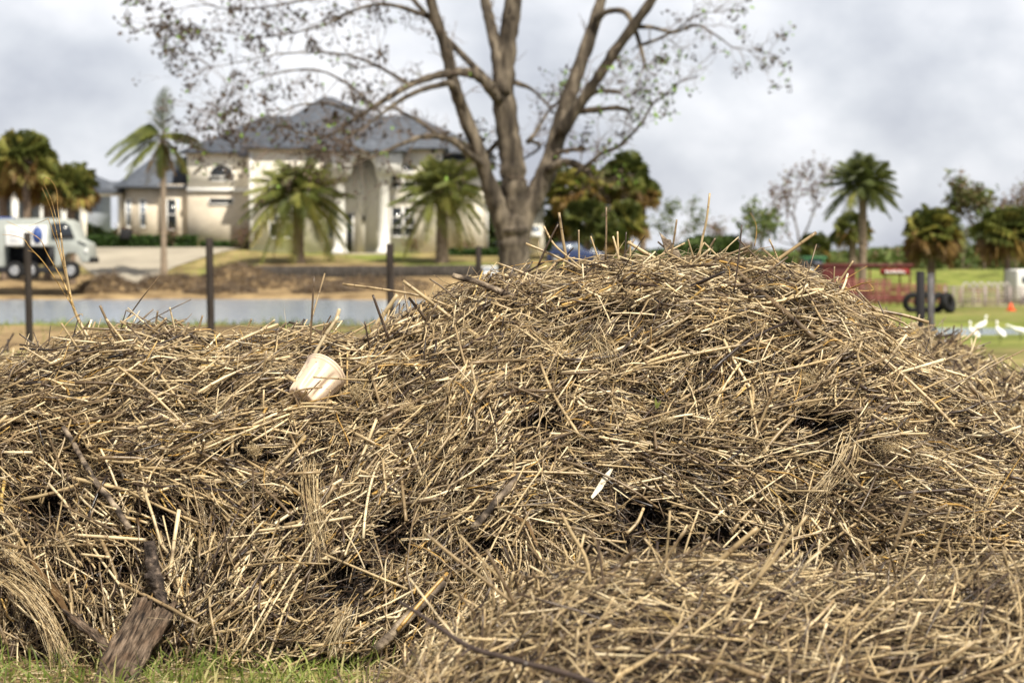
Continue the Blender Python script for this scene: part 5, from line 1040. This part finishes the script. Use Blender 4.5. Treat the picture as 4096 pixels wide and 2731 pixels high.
# portico: two tall columns, arched entablature, roofed recess
def arch_block(u0, u1, v0, v1, ua, ub, va, Yf, Yb):
    X0, X1, XA, XB = XU(u0, Yf), XU(u1, Yf), XU(ua, Yf), XU(ub, Yf); Z0, Z1, ZA = ZV(v1, Yf), ZV(v0, Yf), ZV(va, Yf); rx = (XB-XA)/2; cx = (XA+XB)/2; ry = ZA-Z0; b = MB(); n = 14
    arc = [(cx-rx*math.cos(PI*i/n), Z0+ry*math.sin(PI*i/n)) for i in range(n+1)]; poly = [(X0, Z0)]+arc+[(X1, Z0), (X1, Z1), (X0, Z1)]
    for i in range(n):
        (a, b_), (c, d) = arc[i], arc[i+1]; b.prism([(a, b_), (c, d), (c, Z1), (a, Z1)], Yf, Yb)
    b.prism([(X0, Z0), (XA, Z0), (XA, Z1), (X0, Z1)], Yf, Yb); b.prism([(XB, Z0), (X1, Z0), (X1, Z1), (XB, Z1)], Yf, Yb); return b.build('entablature', M['white'], H)
arch_block(1326, 1606, 600, 700, 1402, 1506, 626, 116.4, 117.6)
for u in (1360, 1537):
    x = XU(u, 117); z0 = ZV(1012, 117); zt = ZV(700, 117)
    pr = [(.52, 0), (.52, .12), (.42, .14), (.40, .30), (.33, .36), (.315, 1.6), (.29, zt-z0-.45), (.33, zt-z0-.40), (.33, zt-z0-.30), (.44, zt-z0-.10), (.46, zt-z0)]
    c = link('column', tubes('column', np.array([[(x, 117, z0+h) for r, h in pr]]), np.array([[r for r, h in pr]]), 20, [.5]), M['white'], H)
    pl = MB(); pl.box(x-.56, x+.56, 116.44, 117.56, z0-.25, z0, .5); pl.build('plinth', M['white'], c)
hb('portico_soffit', 1332, 1600, 595, 606, 116.5, 118.48, 'stucco'); hb('porch_step', 1330, 1575, 1012, 1030, 115.6, 118.0, 'concrete')
hb('inner_pier', 1428, 1460, 640, 1012, 118.2, 118.5, 'stucco')
# windows
def window(u0, u1, v0, v1, Yf, arch=0, nx=2, ny=2, m='glass', fm='white', par=None):
    X0, X1, Z0, Z1 = XU(u0, Yf), XU(u1, Yf), ZV(v1, Yf), ZV(v0, Yf); g = MB(); n = 12
    if arch:
        cx, rx, zs = (X0+X1)/2, (X1-X0)/2, Z1-(X1-X0)/2*arch; poly = [(X0, Z0), (X1, Z0)]+[(cx+rx*math.cos(PI*i/n), zs+rx*arch*math.sin(PI*i/n)) for i in range(n+1)]
    else: poly = [(X0, Z0), (X1, Z0), (X1, Z1), (X0, Z1)]
    f = MB(); cxm = sum(p[0] for p in poly)/len(poly); czm = (Z0+Z1)/2; outer = [(cxm+(p-cxm)*(1+.16/(X1-X0)*.9), czm+(q-czm)*(1+.16/(Z1-Z0)*.9)) for p, q in poly]; k = len(poly)
    for i in range(k):
        j = (i+1) % k; f.prism([poly[i], poly[j], outer[j], outer[i]], Yf-.07, Yf+.02)
    zt = Z1 if not arch else zs
    for i in range(1, nx): x = X0+(X1-X0)*i/nx; f.box(x-.025, x+.025, Yf-.06, Yf-.02, Z0, zt)
    for i in range(1, ny): z = Z0+(zt-Z0)*i/ny; f.box(X0, X1, Yf-.058, Yf-.022, z-.03, z+.03)
    if arch: f.box(X0, X1, Yf-.058, Yf-.022, zs-.03, zs+.03)
    fo = f.build('window', M[fm], H); g.prism(poly, Yf-.02, Yf+.015); g.build('pane', M[m], fo); return fo
window(842, 934, 660, 722, 120.33, arch=1.0, nx=2, ny=1); window(840, 932, 796, 814, 120.38, nx=1, ny=1, m='glass')
window(672, 704, 800, 918, 121.18, nx=1, ny=2); window(508, 522, 800, 905, 121.48, nx=1, ny=2, m='skyglass'); window(564, 582, 800, 905, 121.48, nx=1, ny=2, m='skyglass')
for u0, u1 in ((1568, 1606), (1618, 1656)):
    window(u0, u1, 700, 750, 118.18, nx=1, ny=2); window(u0, u1, 832, 944, 118.18, nx=1, ny=3)
window(1570, 1656, 655, 688, 118.18, arch=.7, nx=2, ny=1)
window(1135, 1165, 830, 950, 117.98, nx=1, ny=2); window(1080, 1110, 830, 950, 117.98, nx=1, ny=2); window(1318, 1330, 850, 950, 117.98, nx=1, ny=2)
d = hb('door', 1386, 1410, 858, 1008, 118.4, 118.49, 'glass'); hb('door_frame', 1381, 1386, 850, 1008, 118.35, 118.48, 'white'); hb('door_frame', 1410, 1415, 850, 1008, 118.35, 118.48, 'white')
hb('wall_lantern', 1452, 1460, 862, 885, 118.0, 118.2, 'chassis')
# roofs
def hip(name, u0, u1, v_e, Yf, Yb, ur0, ur1, v_r, m='slate', over=.35):
    Ym = (Yf+Yb)/2; X0, X1 = XU(u0, Yf)-over, XU(u1, Yf)+over; ze = ZV(v_e, Yf); zr = ZV(v_r, Ym); b = MB(); a0, a1 = XU(ur0, Ym), XU(ur1, Ym); y0, y1 = Yf-over, Yb+over; th = .14
    b.add([(X0,y0,ze),(X1,y0,ze),(X1,y1,ze),(X0,y1,ze),(a0,Ym,zr),(a1,Ym,zr),(X0,y0,ze-th),(X1,y0,ze-th),(X1,y1,ze-th),(X0,y1,ze-th)],
          [(0,1,5,4),(1,2,5),(2,3,4,5),(3,0,4),(0,6,7,1),(1,7,8,2),(2,8,9,3),(3,9,6,0),(9,8,7,6)]); return b.build(name, M[m], H)
hip('roof', 748, 1950, 606, 120.2, 131.2, 1060, 1660, 462)
hip('roof', 1000, 1770, 588, 117.9, 132, 1290, 1330, 388)
hip('roof', 1326, 1606, 598, 116.3, 122, 1430, 1500, 520)
hip('roof', 476, 742, 744, 121.1, 130.2, 600, 742, 640, over=.25)
hip('roof', 1765, 1955, 640, 121.2, 130, 1780, 1860, 560)
b = MB(); b.add([(XU(690,120.9),120.9,ZV(742,120.9)),(XU(752,120.9),120.9,ZV(742,120.9)),(XU(752,122.5),122.5,ZV(625,122.5)),(XU(712,122.5),122.5,ZV(628,122.5)),(XU(690,122.5),124,ZV(742,120.9)),(XU(752,122.5),124,ZV(742,120.9))],[(0,1,2,3),(0,3,4),(1,5,2),(3,2,5,4),(0,4,5,1)]); b.build('roof', M['darkslate'], H)
for u, v, Y in ((975, 618, 119.9), (1265, 598, 117.4)):       # dark blocks at the soffit corners
    hb('soffit_gap', u-22, u+20, v-18, v+10, Y-.08, Y+.3, 'darkslate', bev=.06)
# garage to the right of the tree
g = empty('garage', (XU(2130, 116), 116, HP), 'small white garage with a low roof right behind the trunk of the bare tree', 'garage')
b = MB(); b.box(*rect(2040, 2178, 812, 1030, 116, 122)); b.build('wall', M['stucco'], g)
b = MB(); b.box(XU(2020,116), XU(2200,116), 115.2, 122.6, ZV(812,116), ZV(800,116)); b.add([(XU(2030,116),115.3,ZV(800,116)),(XU(2190,116),115.3,ZV(800,116)),(XU(2190,116),122.5,ZV(800,116)),(XU(2030,116),122.5,ZV(800,116)),(XU(2060,116),119,ZV(775,116)),(XU(2150,116),119,ZV(775,116))],[(0,1,5,4),(1,2,5),(2,3,4,5),(3,0,4)]); b.build('roof', M['slate'], g)
b = MB(); b.box(*rect(2132, 2158, 905, 950, 115.9, 115.99)); b.build('window', M['skyglass'], g)
b = MB(); b.box(*rect(2126, 2166, 930, 950, 115.2, 115.9)); b.build('window_box', M['white'], g)
# covered walkway left of the house and porch building at the left edge
g = empty('covered_walkway', (XU(420, 123), 123, HP), 'grey roofed walkway leaving the left end of the house', 'walkway')
b = MB(); b.prism([(122.0, ZV(772,122)), (125.5, ZV(772,122)), (123.8, ZV(722,122))], XU(330,122), XU(486,122), 'x'); b.build('roof', M['slate'], g)
b = MB(); b.box(XU(330,122), XU(486,122), 122.2, 122.4, ZV(785,122), ZV(773,122)); b.build('beam', M['stucco'], g)
for u in (335, 478): 
    b = MB(); b.box(XU(u,122)-.12, XU(u,122)+.12, 122.2, 122.44, HP-.4, ZV(785,122)); b.build('pillar', M['stucco'], g)
g = empty('porch_building', (XU(40, 128), 128, HP), 'grey blue building with white porch pillars at the left edge behind the palms', 'building')
b = MB(); b.box(*rect(-330, 345, 738, 1020, 128, 136)); b.build('wall', M['bw'] if 'bw' in M else M.setdefault('bw', mat('grey_blue_wall', color=(.36,.39,.44), rough=.8)), g)
b = MB(); b.box(*rect(-340, 352, 722, 738, 125.5, 136.5)); b.add([(XU(-345,125.5),125.4,ZV(722,125.5)),(XU(355,125.5),125.4,ZV(722,125.5)),(XU(355,125.5),136.6,ZV(722,125.5)),(XU(-345,125.5),136.6,ZV(722,125.5)),(XU(-200,125.5),131,ZV(660,125.5)),(XU(240,125.5),131,ZV(660,125.5))],[(0,1,5,4),(1,2,5),(2,3,4,5),(3,0,4)]); b.build('roof', M['slate'], g)
for u in (-250, -120, 62, 175, 260, 335):
    b = MB(); b.box(XU(u,126)-.2, XU(u,126)+.2, 125.8, 126.2, HP-.4, ZV(740,126)); b.build('pillar', M['white'], g)
for u in (-190, -30, 30, 110, 215, 300):
    b = MB(); b.box(*rect(u-18, u+18, 775, 900, 127.9, 127.99)); b.build('window', M['skyglass'], g)
# retaining wall, low culvert
b = MB(); X0, X1 = XU(900,105), XU(1985,105); n = 60
for i in range(n):
    a, c = X0+(X1-X0)*i/n, X0+(X1-X0)*(i+1)/n; hh = .62 if i > 5 else .62*(.3+i*.12); b.box(a+.01, c-.01, 104.7+.03*(i % 2), 105.25, float(ground(a, 104.6))-.3, float(ground(a, 104.6))+hh)
tag(b.build('retaining_wall', M['retain']), 'dark timber retaining wall below the lawn of the house', 'retaining wall')
b = MB(); b.box(*rect(1932, 2060, 1072, 1125, 80, 81.5)); b.box(*rect(1926, 2066, 1066, 1072, 79.9, 81.6)); tag(b.build('concrete_culvert', M['white'], bevel=.03), 'pale concrete block beside the foot of the bare tree', 'culvert')  # added solid block in place of a pale patch of water
b = MB(); b.box(*rect(480, 520, 915, 955, 118.2, 119.2)); tag(b.build('air_conditioner', M['chassis'], bevel=.05), 'dark air conditioning box at the left corner of the wing', 'air conditioner')

# ------------------------------------------------------------------ vehicles
def wheel(x, y, z, r, w_, par, rim='steel'):
    e2 = link('wheel', tubes('wheel', np.array([[(x, y-w_/2, z), (x, y-w_/2+.03, z), (x, y+w_/2-.03, z), (x, y+w_/2, z)]]), np.array([[r*.88, r, r, r*.88]]), 22, [.5]), M['rubber'], par)
    link('rim', tubes('rim', np.array([[(x, y-w_/2-.02, z), (x, y-w_/2+.02, z)]]), np.array([[r*.5, r*.58]]), 16, [.5]), M[rim], e2)
def truck():
    Y = 93.0; z0 = ZV(1118, Y); e = empty('utility_truck', (XU(150, Y), Y, z0), 'white utility truck with a signboard on its side, at the left edge', 'truck')
    g = lambda u0, u1, v0, v1, yf, yb: (XU(u0-26, Y), XU(u1-26, Y), Y+yf, Y+yb, ZV(v1, Y), ZV(v0, Y))
    b = MB(); b.box(*g(-170, 300, 1068, 1092, .1, 2.1)); b.build('chassis', M['chassis'], e, bevel=.03)
    b = MB(); b.prism([(XU(u-26,Y), ZV(v,Y)) for u, v in [(-160,1068),(-160,884),(20,876),(200,873),(284,876),(314,892),(338,958),(372,974),(380,1046),(348,1052),(338,1026),(322,1012),(292,1012),(274,1026),(264,1064),(240,1064),(240,985),(38,985),(38,1068)]], Y+.15, Y+2.05); b.build('body', M['paletruck'], e, bevel=.04)
    b = MB(); b.prism([(XU(u-26,Y), ZV(v,Y)) for u, v in [(336,962),(370,977),(369,982),(336,968)]], Y+.10, Y+.15); b.build('hood_trim', M['chassis'], e)
    b = MB(); b.box(*g(372, 386, 1030, 1052, .2, 2.0)); b.build('bumper', M['chassis'], e, bevel=.02)
    b = MB(); b.box(*g(362, 374, 996, 1010, .08, .3)); b.build('headlight', M['white'], e, bevel=.02)
    b = MB(); b.prism([(XU(u-26,Y), ZV(v,Y)) for u, v in [(230,892),(284,890),(304,904),(322,952),(230,956)]], Y+.08, Y+.14); b.build('window', M['glass'], e)
    b = MB(); b.box(*g(38, 196, 987, 1060, 1.2, 1.3)); b.build('bed_side', M['chassis'], e)
    b = MB(); b.box(*g(48, 214, 902, 982, .03, .10)); sg = b.build('signboard', M['white'], e, bevel=.02)
    cx0, cz0, rx, rz = XU(150, Y), ZV(940, Y), .24, .40; b = MB(); b.prism([(cx0+rx*math.cos(2*PI*i/28), cz0+rz*math.sin(2*PI*i/28)) for i in range(28)], Y-.0, Y+.028); b.build('emblem', M['blue'], sg)
    M['palegrey'] = mat('pale_grey_print', color=(.5,.5,.55), rough=.6)
    b = MB(); 
    for k, (a, c) in enumerate(((62, 100), (62, 92), (66, 104))): b.box(XU(a-26, Y), XU(c-26, Y), Y+.01, Y+.028, ZV(928+k*18, Y), ZV(922+k*18, Y))
    b.build('print', M['palegrey'], sg)
    b = MB(); b.prism([(XU(u-26,Y), ZV(v,Y)) for u, v in [(205,1068),(222,985),(238,985),(232,1068)]], Y+.1, Y+.5); b.build('door_pillar', M['chassis'], e)
    for u in (80, 145, -60, 305): wheel(XU(u-26, Y), Y+.25, z0+.42, .42, .34, e)
    b = MB(); b.box(*g(-150, 60, 868, 878, .5, 1.7)); b.build('roof_rack', M['blue'], e)
truck()
def car():
    Y = 102; z0 = ZV(1062, Y); e = empty('parked_car', (XU(2250, Y), Y, z0), 'dark blue car half hidden behind the crest, right of the bare tree', 'car'); X = lambda u: XU(u, Y); Z = lambda v: ZV(v, Y)
    b = MB(); b.prism([(X(2190),Z(1050)),(X(2188),Z(1020)),(X(2200),Z(1006)),(X(2235),Z(1000)),(X(2330),Z(1000)),(X(2420),Z(1010)),(X(2430),Z(1050))], Y, Y+1.7); b.build('body', M['bluecar'], e, bevel=.08)
    b = MB(); b.prism([(X(2205),Z(1005)),(X(2220),Z(972)),(X(2310),Z(970)),(X(2350),Z(1003))], Y+.12, Y+1.58); b.build('cabin', M['bluecar'], e, bevel=.06)
    b = MB(); b.prism([(X(2214),Z(1002)),(X(2225),Z(977)),(X(2306),Z(975)),(X(2338),Z(1001))], Y+.09, Y+.13); b.build('window', M['skyglass'], e)
    for u in (2225, 2390): wheel(X(u), Y+.1, z0+.33, .33, .22, e)
    b = MB(); b.box(X(2190), X(2196), Y+.1, Y+.4, Z(1035), Z(1022)); b.build('tail_light', M['redbright'], e)
car()
# ------------------------------------------------------------------ pens, trailer, tractor at the right
GPN = 'livestock pen panels'; M['bow'] = mat('pale_pipe', color=(.42,.38,.36), rough=.5)
def panel(u0, u1, Y, vt, vb, label, m, rows=7, bow=0, verts=2):
    X0, X1 = XU(u0, Y), XU(u1, Y); z0, z1 = ZV(vb, Y), ZV(vt, Y); e = empty('pen_panel', ((X0+X1)/2, Y, z0), label, 'pen panel', GPN)
    for i in range(rows):
        z = z0+.12+(z1-z0-.12)*i/(rows-1); link('rail', tubes('rail', np.array([[(X0, Y, z), ((X0+X1)/2, Y, z), (X1, Y, z)]]), np.full((1, 3), .026), 6, [.5]), M[m], e)
    for i in range(verts+1):
        x = X0+(X1-X0)*i/verts; link('upright', tubes('upright', np.array([[(x, Y-.03, z0-.1), (x, Y-.03, (z0+z1)/2), (x, Y-.03, z1+.04)]]), np.full((1, 3), .03), 6, [.5]), M[m], e)
    if bow:
        for k in range(bow):
            a = X0+(X1-X0)*k/bow; c = X0+(X1-X0)*(k+1)/bow; pts = [(a+(c-a)*(.5-.46*math.cos(PI*j/8)), Y, z1-.04+.22*math.sin(PI*j/8)) for j in range(9)]
            link('bow', tubes('bow', np.array([pts]), np.full((1, 9), .035), 7, [.5]), M['bow'], e)
panel(3780, 3850, 74, 1148, 1238, 'pale pipe pen panel just right of the black tyres', 'pipewhite')
panel(3850, 3940, 75, 1150, 1236, 'pale pipe pen panel with three bowed white tops', 'pipewhite', bow=3)
panel(3945, 4040, 75.5, 1150, 1236, 'pale pipe pen panel with four bowed white tops, before the slender palm', 'pipewhite', bow=4)
panel(4042, 4130, 76, 1150, 1236, 'pale pipe pen panel at the right edge beside the white trailer', 'pipewhite')
panel(3840, 3990, 79, 1160, 1225, 'dark red pen panel behind the bowed white tops', 'piperust', rows=5)
panel(3560, 3690, 76, 1140, 1222, 'rusty red pen panel left of the double post', 'piperust', rows=8, verts=4)
panel(3700, 3785, 77, 1140, 1222, 'rusty red pen panel between double post and fan palm trunk', 'piperust', rows=8, verts=3)
panel(3450, 3560, 77, 1120, 1222, 'rusty red pen panel in front of the red trailer', 'piperust', rows=9, verts=4)
panel(3340, 3448, 77, 1120, 1222, 'rusty red pen panel nearest the slope of the heap', 'piperust', rows=9, verts=4)
panel(3990, 4100, 80, 1165, 1228, 'dark red pen panel behind the slender palm at the right edge', 'piperust', rows=5)
def trailer():
    Y = 80; z0 = ZV(1215, Y); e = empty('stock_trailer', (XU(3420, Y), Y, z0), 'dark red livestock trailer with a bright red sign on its roof line', 'trailer'); g = lambda u0, u1, v0, v1, yf, yb: (XU(u0, Y), XU(u1, Y), Y+yf, Y+yb, ZV(v1, Y), ZV(v0, Y))
    b = MB(); b.box(*g(3290, 3420, 1062, 1190, 0, 2)); b.build('body', M['red'], e, bevel=.05)
    b = MB(); b.box(*g(3290, 3655, 1056, 1068, -.05, 2.1)); b.build('roof', M['red'], e, bevel=.03)
    for v in (1135, 1150, 1165, 1180): b = MB(); b.box(*g(3420, 3640, v, v+8, 0, .06)); b.build('slat', M['red'], e)
    for u in (3420, 3480, 3540, 3600, 3640): b = MB(); b.box(*g(u, u+5, 1068, 1190, .06, .16)); b.build('post', M['red'], e)
    b = MB(); b.box(*g(3520, 3635, 1074, 1100, -.10, -.04)); s = b.build('sign', M['redbright'], e)
    b = MB()
    for k in range(9): b.box(XU(3540+k*9, Y), XU(3546+k*9, Y), Y-.13, Y-.10, ZV(1094, Y), ZV(1082+(k % 3)*2, Y))
    b.build('lettering', M['white'], s)
    b = MB(); b.box(*g(3290, 3640, 1190, 1200, 0, 2)); b.build('floor', M['red'], e)
    for u in (3380, 3440): wheel(XU(u, Y), Y-.05, z0+.2, .26, .2, e)
trailer()
Y = 90; e = empty('tractor', (XU(3250, Y), Y, ZV(1140, Y)), 'green roofed tractor cab left of the red trailer', 'tractor')
b = MB(); b.box(XU(3215,Y), XU(3310,Y), Y, Y+1.3, ZV(1036,Y), ZV(1026,Y)); b.build('roof', M['green_metal'], e, bevel=.03)
b = MB(); b.box(XU(3226,Y), XU(3296,Y), Y+.1, Y+1.2, ZV(1068,Y), ZV(1036,Y)); b.build('cab_glass', M['skyglass'], e)
b = MB(); b.box(XU(3245,Y), XU(3330,Y), Y+.1, Y+1.2, ZV(1120,Y), ZV(1068,Y)); b.build('body', M['green_metal'], e, bevel=.05)
for u in (3228, 3296): b = MB(); b.box(XU(u,Y)-.04, XU(u,Y)+.04, Y+.04, Y+.12, ZV(1070,Y), ZV(1034,Y)); b.build('cab_post', M['green_metal'], e)
wheel(XU(3240,Y), Y, ZV(1140,Y)+.5, .55, .4, e); wheel(XU(3320,Y), Y, ZV(1140,Y)+.35, .35, .3, e)
Y = 78; e = empty('white_trailer', (XU(4110, Y), Y, ZV(1236, Y)), 'white horse trailer cut by the right edge', 'trailer')
b = MB(); b.box(XU(4068,Y), XU(4260,Y), Y, Y+2, ZV(1200,Y), ZV(1078,Y)); b.build('body', M['white'], e, bevel=.08)
b = MB(); b.box(XU(4090,Y), XU(4180,Y), Y-.03, Y-.005, ZV(1130,Y), ZV(1105,Y)); b.build('window', M['skyglass'], e); wheel(XU(4120,Y), Y+.1, ZV(1236,Y)+.3, .32, .25, e)
# tyres
GT = 'black tyres by the pens'
for i, (u, v, Y, lb) in enumerate([(3655,1222,68,'black tyre at the left end of the row, partly behind the double post'), (3700,1218,68.5,'black tyre directly behind the double post'), (3752,1222,68,'black tyre just right of the double post'), (3795,1226,67.6,'black tyre at the right end of the row')]):
    bpy_me = bpy.data.meshes.new('tyre'); Vt, Ft = [], []; R0, r0 = .27, .13; n, m_ = 24, 10
    for a in range(n):
        for c in range(m_):
            th, ph = 2*PI*a/n, 2*PI*c/m_; rr = R0+r0*.8*math.cos(ph); Vt.append((rr*math.cos(th), r0*math.sin(ph), rr*math.sin(th)))
            Ft.append((a*m_+c, ((a+1) % n)*m_+c, ((a+1) % n)*m_+(c+1) % m_, a*m_+(c+1) % m_))
    b = MB(); b.add(Vt, Ft); o = b.build('tyre', M['rubber'], smooth=True); x = XU(u, Y); o.location = (x, Y, float(ground(x, Y))+.34); o.rotation_euler = (.25*(-1)**i, 0, .3*i); tag(o, lb, 'tyre', GT)
# traffic cone
Y = 70; x = XU(4046, Y); e = empty('traffic_cone', (x, Y, float(ground(x, Y))), 'bright orange cone standing in front of the pens at the right', 'traffic cone'); z0 = float(ground(x, Y))
link('cone', tubes('cone', np.array([[(x, Y, z0+.04), (x, Y, z0+.14), (x, Y, z0+.28)]]), np.array([[.12, .085, .035]]), 14, [.5]), M['orange'], e)
b = MB(); b.box(x-.15, x+.15, Y-.15, Y+.15, z0, z0+.045); b.build('base', M['orange'], e)

# ------------------------------------------------------------------ cattle egrets
def egret(u, v, Y, rz, label, pose='up', dark=False):
    x = XU(u, Y); z0 = float(ground(x, Y)); e = empty('egret', (x, Y, z0), label, 'egret', 'white egrets on the grass', rz)
    lg = .17
    if pose == 'up': pts = [(-.21,0,lg+.02),(-.14,0,lg+.05),(-.05,0,lg+.10),(.05,0,lg+.15),(.10,0,lg+.20),(.115,0,lg+.26),(.10,0,lg+.31),(.125,0,lg+.345),(.165,0,lg+.345)]; rr = [.012,.045,.075,.068,.038,.024,.022,.030,.012]
    elif pose == 'down': pts = [(-.20,0,lg+.10),(-.13,0,lg+.09),(-.04,0,lg+.09),(.06,0,lg+.08),(.13,0,lg+.05),(.19,0,lg+.0),(.23,0,lg-.05),(.25,0,lg-.08),(.265,0,lg-.11)]; rr = [.012,.05,.07,.062,.036,.024,.022,.028,.012]
    else: pts = [(-.24,0,lg+.06),(-.16,0,lg+.08),(-.05,0,lg+.11),(.06,0,lg+.13),(.14,0,lg+.17),(.20,0,lg+.20),(.25,0,lg+.22),(.285,0,lg+.225),(.32,0,lg+.22)]; rr = [.012,.045,.068,.060,.034,.022,.020,.028,.012]
    me = poly_tube('body', pts, rr, 12, .5, sub=4); o = link('body', me, M['feather'], e, local=True)
    hd = np.array(pts[-1]); dr = hd-np.array(pts[-2]); dr /= np.linalg.norm(dr)
    link('bill', poly_tube('bill', [hd-dr*.01, hd+dr*.055], [.011, .002], 6), M['bill'], e, local=True)
    w_ = poly_tube('wing', [(-.22,0,lg+.03),(-.10,0,lg+.085),(.03,0,lg+.13)], [.008,.058,.03], 10); 
    for s in (-1, 1):
        wo = link('wing', w_, M['feather'], e, local=True); wo.location = (0, s*.030, 0) if s else (0,0,0); wo.rotation_euler = (0, 0, 0)
        lp = poly_tube('leg', [(-.01, s*.028, lg+.05), (-.025, s*.028, lg*.52), (.0, s*.028, .0), (.045, s*.03, .004)], [.009, .005, .004, .003], 6); link('leg', lp, M['bill'] if dark else M['chassis'], e, local=True)
egret(3896, 1375, 46, 2.0, 'white egret on the left of the group, neck stretched up'); egret(3930, 1345, 50, .3, 'white egret standing just behind the leftmost one, dark legs', 'up'); egret(4002, 1372, 46, 1.9, 'white egret alone in the middle of the group'); egret(4082, 1350, 47, 2.8, 'white egret leaning forward, cut by the right edge', 'lean')
print('objects', len(bpy.data.objects))
